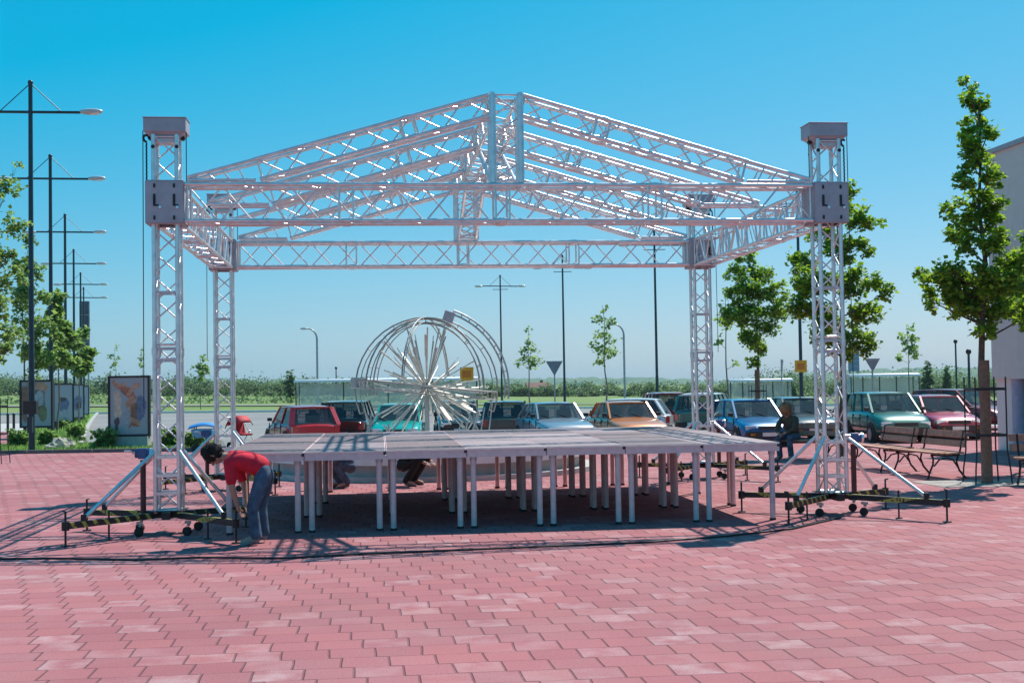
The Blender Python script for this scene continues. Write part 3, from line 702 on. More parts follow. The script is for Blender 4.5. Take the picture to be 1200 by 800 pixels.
def print_mat(name, w2, h2, zc_, art):
    # a printed picture: soft-edged overlapping shapes on a grey ground, in the board's own coordinates
    m, nt, b = new_mat(name); N = nt.nodes; L = nt.links; mn = lambda op, a, b=None, c=None: math_node(N, L, op, a, b, c)
    tc = N.new('ShaderNodeTexCoord'); no = N.new('ShaderNodeTexNoise'); no.inputs['Scale'].default_value = 3.2; no.inputs['Detail'].default_value = 5; L.new(tc.outputs['Object'], no.inputs[0])
    sp = N.new('ShaderNodeSeparateXYZ'); L.new(tc.outputs['Object'], sp.inputs[0]); sc = N.new('ShaderNodeSeparateColor'); L.new(no.outputs['Color'], sc.inputs[0])
    X = mn('ADD', mn('DIVIDE', sp.outputs[0], w2), mn('MULTIPLY', mn('SUBTRACT', sc.outputs[0], .5), .55)); Z = mn('ADD', mn('DIVIDE', mn('SUBTRACT', sp.outputs[2], zc_), h2), mn('MULTIPLY', mn('SUBTRACT', sc.outputs[1], .5), .45))
    n2 = N.new('ShaderNodeTexNoise'); n2.inputs['Scale'].default_value = 9; n2.inputs['Detail'].default_value = 6; L.new(tc.outputs['Object'], n2.inputs[0])
    base = N.new('ShaderNodeRGB'); base.outputs[0].default_value = (*PCOL['grey'], 1); cur = base.outputs[0]
    for (cn, cx, cz, rx, rz_, ro) in art:
        c, s_ = math.cos(ro), math.sin(ro); dx = mn('SUBTRACT', X, cx); dz = mn('SUBTRACT', Z, cz)
        p = mn('DIVIDE', mn('ADD', mn('MULTIPLY', dx, c), mn('MULTIPLY', dz, s_)), rx); q = mn('DIVIDE', mn('SUBTRACT', mn('MULTIPLY', dz, c), mn('MULTIPLY', dx, s_)), rz_)
        d = mn('ADD', mn('MULTIPLY', p, p), mn('MULTIPLY', q, q))
        mr = N.new('ShaderNodeMapRange'); mr.interpolation_type = 'SMOOTHSTEP'; mr.inputs[1].default_value = 1.25; mr.inputs[2].default_value = .7; L.new(d, mr.inputs[0])
        mx = N.new('ShaderNodeMix'); mx.data_type = 'RGBA'; L.new(mr.outputs[0], mx.inputs[0]); L.new(cur, mx.inputs[6])
        ton = N.new('ShaderNodeMix'); ton.data_type = 'RGBA'; ton.blend_type = 'OVERLAY'; ton.inputs[0].default_value = .8; ton.inputs[6].default_value = (*PCOL[cn], 1); L.new(n2.outputs['Fac'], ton.inputs[7])
        L.new(ton.outputs[2], mx.inputs[7]); cur = mx.outputs[2]
    L.new(cur, b.inputs['Base Color']); b.inputs['Roughness'].default_value = .3
    return m
def poster(px, Y, topy, wpx, hpx, label, art, rz=0, legs=.25, group='poster boards along the median'):
    c = at(px, topy, Y); wd = wpx*Y/F/max(.3, math.cos(rz)); hh = hpx*Y/F; z0 = zg(c.x, Y); t = empty('poster_board', (c.x, Y, z0), rz, label=label, cat='poster board', group=group)
    zt = c.z-z0; zb = zt-hh; fr = .07
    k = MB(); k.box((0, 0, zt-fr/2), (wd, .16, fr)).box((0, 0, zb+fr/2), (wd, .16, fr)).box((-wd/2+fr/2, 0, (zt+zb)/2), (fr, .16, hh-2*fr-.002)).box((wd/2-fr/2, 0, (zt+zb)/2), (fr, .16, hh-2*fr-.002)); k.build('frame', M['black'], t, bevel=.006)
    w2, z_ = wd/2-fr, (zt+zb)/2
    MB().box((0, 0, z_), (wd-2*fr-.004, .1, hh-2*fr-.004)).build('picture', print_mat('poster_print', w2, hh/2-fr, z_, art), t)
    if zb > .15: MB().box((-wd*.36, 0, zb/2), (.09, .1, zb)).box((wd*.36, 0, zb/2), (.09, .1, zb)).build('leg', M['black'], t)
    return t, wd, zb
art1 = [('skin', -.45, .72, .5, .13, -.35), ('red', -.05, .45, .55, .14, -.5), ('skin', .25, .62, .38, .13, .5), ('pale', -.62, .2, .2, .34, .2), ('skin', .12, .05, .26, .3, -.3), ('brown', .35, -.25, .25, .32, .2), ('pale', -.55, -.2, .17, .28, -.1), ('blue', .62, -.1, .26, .42, -.15), ('skin', .2, -.52, .45, .12, -.15), ('red', .3, -.68, .34, .07, 0), ('dark', -.62, -.6, .1, .26, -.4), ('grey', -.1, -.42, .17, .36, 0)]
t, wd, zb = poster(151.5, 42, 440, 49, 71, 'large poster board with bare arms on grey, left of the front left tower', art1, group=None)
MB().box((.1, 0, zb/2), (wd*.8, .45, zb-.004)).build('concrete_foot', M['concrete'], t)
poster(43, 47.5, 445, 39, 56, 'nearest of the small posters, brown with a pale round figure', [('brown', -.3, .3, .9, .7, 0), ('skin', .3, .75, .5, .22, 0), ('dark', .1, .1, .5, .5, .2), ('grey', .2, .2, .36, .36, 0), ('olive', .45, -.45, .3, .35, 0), ('brown', -.75, -.2, .2, .7, 0)])
poster(73.5, 58, 449, 17, 46, 'second small poster, pale grey with a blue figure', [('blue', 0, -.1, .6, .38, 0), ('dark', 0, .2, .35, .12, 0), ('grey', .1, -.5, .5, .15, 0)], .9)
poster(89.5, 72, 450, 11, 40, 'third small poster, blue-grey and narrow', [('blue', .1, -.1, .7, .45, .2), ('dark', .3, -.3, .4, .2, 0)], 1.0)
poster(98.5, 88, 452, 7, 34, 'farthest small poster at the end of the row', [('blue', -.3, 0, .5, .5, 0)], 1.0)
for i, (px, lb) in enumerate(((9, 'left dark bollard on the side road at the left edge'), (16, 'right dark bollard on the side road at the left edge'))):
    bb = onground(px, 60); t = empty('bollard', bb, label=lb, cat='bollard', group='dark bollards'); MB().tube((0, 0, 0), (0, 0, .85), .06, 10).build('post', M['black'], t); MB().ball((0, 0, .87), .075, 10, 6).build('cap', M['black'], t)
# tree guards
def guard(base, label, s_=.3, h=1.65):
    t = empty('tree_guard', base, label=label, cat='tree guard', group='square metal tree guards')
    for (x, y) in ((-1, -1), (1, -1), (1, 1), (-1, 1)):
        MB().path([(x*s_*1.0, y*s_, 0), (x*s_*.95, y*s_*.95, .25), (x*s_*.84, y*s_*.84, .55), (x*s_*.84, y*s_*.84, h+.12)], .013, 6).build('upright', M['black'], t)
    for z in (h-.08, h*.49):
        k = MB(); q = s_*.86
        for a, c in (((-q, -q), (q, -q)), ((q, -q), (q, q)), ((q, q), (-q, q)), ((-q, q), (-q, -q))): k.bar((*a, z), (*c, z), .014, .045)
        k.build('band', M['black'], t)
guard(b0, 'black metal guard round the wrapped trunk by the grey building'); guard(b1, 'black metal guard round the young maple by the blue car'); guard(b4, 'black metal guard at the left edge of the photo')
strip('tree_pit', ((b0.x-.95, b0.y-.7), (b0.x+2.6, b0.y-.5), (b0.x+2.4, b0.y+.8), (b0.x-1.1, b0.y+.6)), M['gravel'], .006, 4, 4)

# ------------------------------------------------------------------ benches
def bench(loc, rz, label, L=1.5):
    t = empty('park_bench', loc, rz, label=label, cat='bench', group='wooden benches with cast iron sides')
    # local: long axis x, sitter faces -y
    k = MB()
    for i in range(5): k.box((0, -.24+i*.115, .435+.008*abs(i-2)), (L, .095, .032))
    k.build('seat', M['wood'], t, bevel=.006)
    k = MB()
    for i, z in enumerate((.60, .76)):
        q = Matrix.Rotation(R(-14), 4, 'X'); k.box((0, .30+i*.04, z), (L, .03, .115), q)
    k.build('backrest', M['wood'], t, bevel=.006)
    for x in (-L/2+.13, L/2-.13):
        k = MB(); P_ = lambda pts, r=.019: k.path([Vector((x, a, c)) for a, c in pts], r, 6)
        P_([(-.36, 0), (-.33, .10), (-.26, .25), (-.25, .36), (-.29, .42), (-.24, .415), (0, .40), (.24, .41)])
        P_([(.24, .40), (.28, .55), (.34, .82)])
        P_([(.22, .41), (.19, .28), (.24, .14), (.36, .0)])
        P_([(-.24, .22), (-.14, .33), (0, .36), (.12, .33), (.21, .2)], .014)
        P_([(-.36, .0), (-.41, .0)]); P_([(.36, 0), (.42, 0)])
        k.build('side_frame', M['castiron'], t)
    return t
def bench_axis(dx, dy): return math.atan2(dy, dx)
def bench_at(pl, Yl, pr, Yr, label):
    a = Vector((X_(pl, Yl), Yl, 0)); c = Vector((X_(pr, Yr), Yr, 0)); L = (c-a).length; d = (c-a).normalized()
    ang = math.atan2(d.y, d.x); mid = (a+c)/2; n = Vector((-d.y, d.x, 0)); loc = mid-n*.32; loc.z = zg(loc.x, loc.y)
    return bench(loc, ang, label, L), loc, ang
bench_at(1032, 25.5, 1073, 23.9, 'wooden bench nearer the tower, left of the two empty ones')
bench_at(1080, 23.7, 1131, 22.2, 'wooden bench next to the guarded maple, right of the two empty ones')
B3, b3loc, b3ang = bench_at(922, 29.6, 990, 28.6, 'wooden bench behind the right tower with a person sitting on it')
bench(Vector((X_(1243, 20.6), 20.6, 0)), -.12, 'bench cut by the right edge of the photo')

# ------------------------------------------------------------------ cars
def car_paint(name, col): return pm('paint_'+name, col, .28, .15, .04, 3, coat=.8)
M['carglass'] = pm('car_glass', (.03, .05, .06), .05, 0, .1); M['carglass'].node_tree.nodes['Principled BSDF'].inputs['Alpha'].default_value = .62; M['seatc'] = pm('car_seat', (.06, .06, .07), .9)
M['trim'] = pm('black_trim', (.025, .025, .028), .6); M['tail'] = pm('tail_light', (.45, .01, .015), .2, 0, .05, coat=1); M['head'] = pm('headlight', (.75, .77, .8), .08, .4, .05, coat=1)
M['lplate'] = pm('number_plate', (.75, .75, .72), .5)
TYPES = {  # L, W, H, belt profile (x, z) rear to front, greenhouse: rear base, rear top, front top, front base
 'hatch': (3.85, 1.63, 1.42, [(-1.92, .80), (-1.7, .90), (-.6, .92), (.55, .93), (1.2, .84), (1.75, .74), (1.92, .60)], (-1.80, -1.45, .18, .92)),
 'sedan': (4.35, 1.68, 1.40, [(-2.17, .82), (-2.0, .94), (-1.2, .95), (.4, .93), (.75, .92), (1.5, .83), (2.05, .74), (2.17, .58)], (-1.40, -.90, .20, .85)),
 'estate': (4.4, 1.70, 1.52, [(-2.2, .85), (-2.0, .95), (-.6, .95), (.6, .95), (1.2, .90), (1.9, .80), (2.2, .62)], (-2.08, -1.75, .20, .98)),
 'van': (4.0, 1.70, 1.55, [(-2.05, .85), (-1.9, .98), (-.6, 1.0), (.7, 1.0), (1.3, .93), (1.85, .82), (2.05, .62)], (-1.95, -1.72, .35, 1.15)),
}
def car(px, Y, heading, kind, paint, label, roofpaint=None, dy=0):
    L, W, H, prof, gh = TYPES[kind]; bb = onground(px, Y)
    t = empty('parked_car', bb+Vector((0, 0, -.045)), heading, label=label, cat='car', group='cars parked behind the stage')
    # local +x is forward
    k = MB(); secs = []; hw = W/2
    for i, (x, z) in enumerate(prof):
        e = min(1, (min(x-prof[0][0], prof[-1][0]-x))/.35); wv = hw*(.86+.14*math.sqrt(max(0, min(1, e)))); zl = .30 if 0 < i < len(prof)-1 else .36
        secs.append([(x, -wv*.90, zl-.08), (x, -wv, zl+.10), (x, -wv*1.0, z-.22), (x, -wv*.96, z-.08), (x, -wv*.86, z), (x, 0, z+.025), (x, wv*.86, z), (x, wv*.96, z-.08), (x, wv*1.0, z-.22), (x, wv, zl+.10), (x, wv*.90, zl-.08), (x, 0, zl-.08)])
    body = k.loft(secs, False).build('body', paint, t); sb_ = body.modifiers.new('round', 'SUBSURF'); sb_.levels = 2; sb_.render_levels = 2
    for p in body.data.polygons: p.use_smooth = True
    # greenhouse
    def belt(x):
        for (x0, z0), (x1, z1) in zip(prof[:-1], prof[1:]):
            if x0 <= x <= x1: return z0+(z1-z0)*(x-x0)/(x1-x0)
        return prof[0][1]
    rb_, rt_, ft_, fb_ = gh; wb = hw*.90; wt = hw*.74; zb = .0
    B = [(rb_, -wb, belt(rb_)-.02), (fb_, -wb*.96, belt(fb_)-.02), (fb_, wb*.96, belt(fb_)-.02), (rb_, wb, belt(rb_)-.02)]
    T = [(rt_, -wt, H-.05), (ft_, -wt, H-.04), (ft_, wt, H-.04), (rt_, wt, H-.05)]
    k = MB(); k.add(B+T, [(0, 1, 5, 4), (1, 2, 6, 5), (2, 3, 7, 6), (3, 0, 4, 7), (4, 5, 6, 7)]); k.build('window_glass', M['carglass'], t)
    for y in (-.36, .36): MB().box((-.10, y, .92), (.14, .46, .50)).box((-.10, y, 1.20), (.09, .24, .16)).build('seat', M['seatc'], t, bevel=.03)
    rp = roofpaint or paint
    k = MB(); secs = []
    for i in range(6):
        f_ = i/5; x = lerp(rt_-.06, ft_+.05, f_); z = H-.055+.055*math.sin(math.pi*(.12+.76*f_)); w_ = wt+.03
        secs.append([(x, -w_, z-.05), (x, -w_*.8, z), (x, 0, z+.012), (x, w_*.8, z), (x, w_, z-.05)])
    k.loft(secs, True).build('roof', rp, t)
    for s_ in (0, 1):
        b_ = [B[0], B[1]] if s_ == 0 else [B[3], B[2]]; t_ = [T[0], T[1]] if s_ == 0 else [T[3], T[2]]
        MB().bar(b_[0], t_[0], .16 if kind == 'hatch' else .11, .05).build('pillar', paint, t); MB().bar(b_[1], t_[1], .055, .045).build('pillar', paint, t)
        for f_ in ((.36, .66) if kind != 'hatch' else (.52,)):
            MB().bar(lerp(Vector(b_[0]), Vector(b_[1]), f_), lerp(Vector(t_[0]), Vector(t_[1]), f_), .07, .03).build('pillar', paint, t)
    k = MB()
    xr, xf = prof[0][0], prof[-1][0]
    k.box((xf-.02, 0, .40), (.16, W*.90, .20)); k.build('front_bumper', M['trim'], t, bevel=.03)
    MB().box((xr+.02, 0, .42), (.16, W*.90, .20)).build('rear_bumper', M['trim'], t, bevel=.03)
    MB().box((xf-.045, 0, .60), (.12, W*.42, .11)).build('grille', M['trim'], t)
    for y in (-1, 1):
        MB().box((xf-.10, y*W*.34, .61), (.16, W*.19, .13)).build('headlight', M['head'], t, bevel=.02)
        MB().box((xr+.04, y*W*.40, .70), (.12, W*.11, .24)).build('tail_light', M['tail'], t, bevel=.015)
        MB().box((fb_-.18, y*(wb+.10), belt(fb_)+.10), (.09, .15, .11)).build('mirror', M['trim'], t, bevel=.02)
        for f_ in (.0, .33): MB().box((lerp(-.35, .5, f_*1.5), y*(hw+.004), .74), (.16, .02, .025)).build('door_handle', M['trim'], t)
        k = MB(); k.box((0, y*(hw-.002), .50), (L*.52, .03, .06)); k.build('side_strip', M['trim'], t)
        for xs_ in (-.62, .16, .92): MB().box((xs_, y*(hw-.012), .66), (.012, .03, .42)).build('door_seam', M['trim'], t)
        MB().box((xf+.05, y*W*.33, .42), (.02, .14, .06)).build('indicator', M['orange'], t)
        MB().bar((fb_-.02, y*.30, belt(fb_)+.03), (fb_-.22, y*.30-.32, belt(fb_)+.14), .02, .015).build('wiper', M['trim'], t)
        for x in (-L*.31, L*.31):
            MB().tube((x, y*(hw-.16), .31), (x, y*(hw+.008), .31), .36, 20).build('wheel_arch', M['trim'], t)
            wh = MB().tube((x, y*(hw-.18), .29), (x, y*(hw+.02), .29), .29, 20).build('wheel', M['rubber'], t)
            MB().tube((x, y*(hw-.1), .29), (x, y*(hw+.03), .29), .18, 14).build('rim', M['rim'], wh)
    MB().box((xf+.065, 0, .42), (.012, .5, .11)).build('number_plate', M['lplate'], t)
    MB().box((xr-.065, 0, .46 if kind != 'hatch' else .44), (.012, .5, .11)).build('number_plate', M['lplate'], t)
    return t
def hd(dx, dy): return math.atan2(dy, dx)
P = {n: car_paint(n, c) for n, c in dict(red=(.42, .006, .02), black=(.01, .01, .012), turq=(.0, .36, .28), dgreen=(.01, .05, .05), greyblue=(.20, .26, .32), orange=(.62, .19, .03), white=(.75, .76, .75), maroon=(.26, .015, .025), seagreen=(.02, .16, .14), blue=(.005, .13, .33), slate=(.035, .055, .06), tealgreen=(.005, .13, .10), crimson=(.38, .008, .055), darkred=(.22, .012, .02)).items()}
car(352, 40.5, hd(-.40, .92), 'hatch', P['red'], 'red hatchback seen from behind, left of the sphere')
car(410, 43.5, hd(.02, .99), 'estate', P['black'], 'black car right behind the red hatchback')
car(468, 41.0, hd(.0, -1), 'hatch', P['turq'], 'bright turquoise car behind the sphere sculpture')
car(594, 44, hd(.05, 1), 'hatch', P['dgreen'], 'dark green car seen from behind at the right rim of the sphere')
car(536, 46, hd(.1, -1), 'hatch', P['black'], 'dark car almost hidden behind the right half of the sphere')
car(648, 40, hd(.24, -.97), 'sedan', P['greyblue'], 'grey-blue saloon facing the stage, left of the orange car')
car(732, 39.6, hd(.20, -.98), 'sedan', P['orange'], 'orange saloon facing the stage')
car(722, 44.5, hd(-.96, .25), 'hatch', P['white'], 'white hatchback just behind the orange saloon')
car(775, 52, hd(-.08, 1), 'van', P['maroon'], 'maroon minivan parked behind the white hatchback')
car(828, 47, hd(.36, .93), 'van', P['seagreen'], 'sea green estate with a pale roof, seen from behind', P['white'])
car(878, 38.8, hd(.12, -1), 'hatch', P['blue'], 'bright blue hatchback behind the young maple')
car(936, 41, hd(.05, -1), 'hatch', P['slate'], 'dark slate car behind the person on the bench')
car(1036, 40.0, hd(.02, -1), 'van', P['tealgreen'], 'turquoise-green hatchback behind the left empty bench')
car(1097, 41.0, hd(.03, -1), 'hatch', P['crimson'], 'crimson hatchback behind the right empty bench')
car(1128, 48, hd(.5, -.85), 'estate', P['darkred'], 'dark red estate car behind the crimson hatchback')

# ------------------------------------------------------------------ sphere sculpture
def sculpture():
    Y = 26.8; c = Vector((X_(500, Y), Y, 0)); z0 = zg(c.x, Y); pr = random.Random(9)
    k = MB(); n = 64
    for (r0, za, zb2) in ((3.55, z0-.05, z0+.12), (3.2, z0+.12, z0+.30), (3.4, z0+.30, z0+.50)):
        pass
    t = empty('round_plinth', (c.x, Y, z0), label='low round white-topped concrete plinth under the sphere sculpture', cat='plinth')
    MB().tube((0, 0, -.05), (0, 0, .12), 3.55, n).build('step', M['concrete'], t); MB().tube((0, 0, .121), (0, 0, .33), 3.25, n).build('wall', M['concrete'], t); MB().tube((0, 0, .331), (0, 0, .52), 3.4, n).build('coping', M['coping'], t)
    zc = at(500, 455, Y).z-(z0+.52)
    s = empty('sphere_sculpture', (c.x, Y, z0+.52), label='openwork steel globe of curved ribs with rods radiating from its centre', cat='sculpture')
    Rr = 1.5; C = Vector((0, 0, zc))
    def arc(az, a0, a1, r, tr, m_=None, tilt=0):
        pts = []
        for i in range(25):
            a = lerp(a0, a1, i/24); v = Vector((math.cos(a), 0, math.sin(a)))*r
            v = Matrix.Rotation(tilt, 3, 'Y') @ (Matrix.Rotation(az, 3, 'Z') @ v); pts.append(C+v)
        return pts
    for az, a0, a1, r in ((.08, R(-20), R(200), 1.5), (.62, R(-5), R(185), 1.47), (-.60, R(-5), R(185), 1.48), (1.30, R(10), R(170), 1.5)):
        k = MB(); p1 = arc(az, a0, a1, r, .02); p2 = arc(az, a0, a1, r-.10, .02); k.path(p1, .018, 6); k.path(p2, .012, 6)
        for i in range(0, 25, 3): k.tube(p1[i], p2[i], .009, 5)
        k.build('rib', M['rust'], s)
    # tilted outer bracket with its box at the top
    k = MB(); p = arc(0.05, R(-8), R(70), 1.66, .03); q = arc(0.05, R(-8), R(70), 1.74, .03); k.path(p, .022, 6); k.path(q, .022, 6)
    for i in range(0, 25, 2): k.tube(p[i], q[i], .012, 5)
    k.build('outer_bracket', M['galv'], s)
    tp = C+Vector((math.cos(R(72)), 0, math.sin(R(72))))*1.58; MB().box(tp, (.22, .22, .24), Matrix.Rotation(R(18), 4, 'Y')).build('bracket_box', M['plate'], s, bevel=.01)
    # level ring, lattice and box at the left
    k = MB()
    for r, dz in ((1.49, .06), (1.49, -.10)):
        pts = [C+Vector((r*math.cos(a), r*math.sin(a), dz+.16*(-math.cos(a)))) for a in [2*math.pi*i/48 for i in range(49)]]; k.path(pts, .017, 6)
    for i in range(48):
        a = 2*math.pi*i/48; dz = .16*(-math.cos(a)); k.tube(C+Vector((1.49*math.cos(a), 1.49*math.sin(a), dz+.06)), C+Vector((1.49*math.cos(a+.07), 1.49*math.sin(a+.07), dz-.10)), .008, 5)
    k.build('level_ring', M['rust'], s)
    MB().box(C+Vector((-1.40, -.2, .14)), (.30, .5, .22)).build('ring_box', M['galv'], s, bevel=.01)
    k = MB(); k.ball(C, .13, 12, 8); k.build('hub', M['rust'], s)
    m_ = M['paleRod']
    for i in range(92):
        a = 2*math.pi*(i+.5*pr.random())/92*1.0; e = pr.uniform(-.85, 1.35); d = Vector((math.cos(a)*math.cos(e), math.sin(a)*math.cos(e), math.sin(e)))
        Lr = pr.uniform(.85, 1.42); k = MB(); k.tube(C+d*.08, C+d*Lr, .011, 5, .017)
        if i % 5 == 0: k.bar(C+d*Lr*.6, C+d*Lr, .07, .010)
        if i % 3 == 0: k.tube(C+d*Lr*.6, C+d*Lr+Vector((0, 0, .12)), .01, 5)
        k.build('rod', m_, s)
    for (x, y) in ((-1.2, -.35), (-.9, .45), (1.05, -.4), (.85, .4)):
        k = MB(); q = C+Vector((x*.95, y, -.75 if abs(x) < 1 else -.5))
        k.tube((x-.22, y, 0), q+Vector((.12, 0, 0)), .022).tube((x+.22, y, 0), q+Vector((-.12, 0, 0)), .022).tube((x, y-.2, 0), q, .018); k.build('support', M['galv'], s)
    for i in range(5): MB().tube((.55+i*.18, -.5, 0), C+Vector((.75+i*.16, -.5, -.7+.1*i)), .015).build('strut', M['galv'], s)
    MB().tube((0, 0, 0), C, .05, 8).build('centre_post', M['galv'], s)
M['paleRod'] = pm('pale_rod', (.50, .47, .42), .4, .5, .15)
sculpture()

# ------------------------------------------------------------------ stage roof
A = YAW; OX, OY = -4.322, 15.912; Wd, Dp = 8.613, 6.44
U = Vector((math.cos(A), math.sin(A), 0)); V = Vector((-math.sin(A), math.cos(A), 0)); O = Vector((OX, OY, 0))
def S(u, v, z=0): return O+U*u+V*v+Vector((0, 0, z))
def truss(k, a, b_, w_, h_, up=Vector((0, 0, 1)), rc=.028, rl=.012, bay=.36, faces='tbfr', joints=True):
    # box truss centred on a-b: four chords and zigzag bracing on the four faces
    a, b_ = Vector(a), Vector(b_); d = (b_-a); L = d.length; d.normalize(); s_ = d.cross(up).normalized(); u_ = s_.cross(d)
    cs = [(-w_/2, -h_/2), (w_/2, -h_/2), (w_/2, h_/2), (-w_/2, h_/2)]
    pt = lambda c, t_: a+d*t_+s_*c[0]+u_*c[1]
    for c in cs: k.tube(pt(c, 0), pt(c, L), rc, 8)
    n = max(2, round(L/bay)); q = L/n
    for (i, j, f_) in ((0, 1, 'b'), (1, 2, 'r'), (2, 3, 't'), (3, 0, 'f')):
        if f_ not in faces: continue
        for m_ in range(n):
            x0, x1 = m_*q+.02, (m_+1)*q-.02
            if m_ % 2: k.tube(pt(cs[i], x0), pt(cs[j], x1), rl, 5, cap=False)
            else: k.tube(pt(cs[j], x0), pt(cs[i], x1), rl, 5, cap=False)
        for x in (.03, L-.03): k.tube(pt(cs[i], x), pt(cs[j], x), rl*1.2, 5, cap=False)
    if joints:
        x = 2.0
        while x < L-.4:
            for (i, j) in ((0, 1), (1, 2), (2, 3), (3, 0)):
                for dx in (-.09, .09): k.tube(pt(cs[i], x+dx), pt(cs[j], x+dx), rl*1.2, 5, cap=False)
            for c in cs: k.tube(pt(c, x-.05), pt(c, x+.05), rc*1.3, 8)
            x += 2.0
ZB, ZC = 4.36, 3.88                        # beam chords
ZR = 5.55
roof = empty('stage_roof', S(Wd/2, Dp/2, 0), label='gabled aluminium lattice truss roof frame hanging between four towers', cat='stage roof')
def rp(k, name, m_=None):
    o = k.build(name, m_ or M['alu'], roof); o.location = -roof.location; return o
bw = .33; bh = ZB-ZC-.02; zc = (ZB+ZC)/2; off = .24
k = MB(); truss(k, S(off, 0, zc), S(Wd-off, 0, zc), bw, bh, bay=.42); rp(k, 'front_beam')
k = MB(); truss(k, S(off, Dp, zc), S(Wd-off, Dp, zc), bw, bh-.04, bay=.42); rp(k, 'back_beam')
for u in (0, Wd):
    k = MB(); truss(k, S(u, off, zc), S(u, Dp-off, zc), bw, bh, bay=.38)
    for i in range(12):                    # stiffening rungs close together as in the side beams
        v = lerp(.5, Dp-.5, i/11)
        for sx in (-1, 1): k.tube(S(u+sx*bw/2, v, ZC+.02), S(u+sx*bw/2, v+.12, ZB-.02), .014, 5)
    rp(k, 'side_beam')
mid = Wd/2
for i in range(4):
    v = Dp*i/3
    for sg in (-1, 1):
        k = MB(); xo = lambda d_, z_: S(mid+sg*(Wd/2-d_), v, z_)
        # upper chords run straight down to the eave; lower chords end level on the beam
        st = xo(1.13, ZB+.186); e1 = xo(Wd/2-.19, ZB+.07+.285*(Wd/2-.44)-.135)
        truss(k, st, e1, .27, .262, bay=.33, rc=.027)
        for s_ in (-.135, .135):
            k.path([xo(.27, ZB+.08)+V*s_, st+V*s_+Vector((0, 0, .131))], .025, 8)
            k.path([xo(.27, ZB+.045)+V*s_, xo(1.12, ZB+.048)+V*s_], .023, 8)
            for q_ in (.45, .62, .8, .98): k.tube(xo(q_, ZB+.045)+V*s_, xo(q_-.1, ZB+.05+.285*(q_-.35))+V*s_, .011, 5)
        rp(k, 'rafter')
for v in (0, Dp):
    k = MB(); truss(k, S(mid, v, ZB+.02), S(mid, v, ZR), .36, .30, up=V, rc=.035, bay=.3, joints=False); 
    if v:   # the back post reaches down to the lower chord
        pass
    for du in (-.18, .18):
        k.box(S(mid+du, v-.15*(1 if not v else -1)*1, (ZB+ZR)/2), (.085, .03, ZR-ZB-.04), rz=A)
    rp(k, 'king_post')
k = MB(); truss(k, S(mid, .17, ZR-.20), S(mid, Dp-.17, ZR-.20), .36, .32, bay=.42); rp(k, 'ridge_beam')
k = MB(); truss(k, S(mid, .2, ZB+.05), S(mid, Dp*.30, ZR-.42), .30, .05, bay=.3, rl=.013, joints=False); truss(k, S(mid, Dp-.2, ZB+.05), S(mid, Dp*.68, ZR-.42), .30, .05, bay=.3, rl=.013, joints=False); rp(k, 'ridge_brace')

# ------------------------------------------------------------------ towers
m, nt, b = new_mat('hazard_stripes'); N = nt.nodes; L_ = nt.links
tc = N.new('ShaderNodeTexCoord'); sp = N.new('ShaderNodeSeparateXYZ'); L_.new(tc.outputs['Object'], sp.inputs[0])
v_ = math_node(N, L_, 'ADD', math_node(N, L_, 'ADD', sp.outputs[0], sp.outputs[1]), sp.outputs[2])
v_ = math_node(N, L_, 'FRACT', math_node(N, L_, 'MULTIPLY', v_, 4.6)); st_ = math_node(N, L_, 'GREATER_THAN', v_, .66)
nz = N.new('ShaderNodeTexNoise'); nz.inputs['Scale'].default_value = 30; L_.new(tc.outputs['Object'], nz.inputs['Vector'])
st_ = math_node(N, L_, 'MULTIPLY', st_, math_node(N, L_, 'GREATER_THAN', nz.outputs['Fac'], .42))
mx = N.new('ShaderNodeMix'); mx.data_type = 'RGBA'; L_.new(st_, mx.inputs[0]); mx.inputs[6].default_value = (.018, .018, .018, 1); mx.inputs[7].default_value = (.42, .36, .07, 1)
L_.new(mx.outputs[2], b.inputs['Base Color']); b.inputs['Roughness'].default_value = .55; M['hazard'] = m
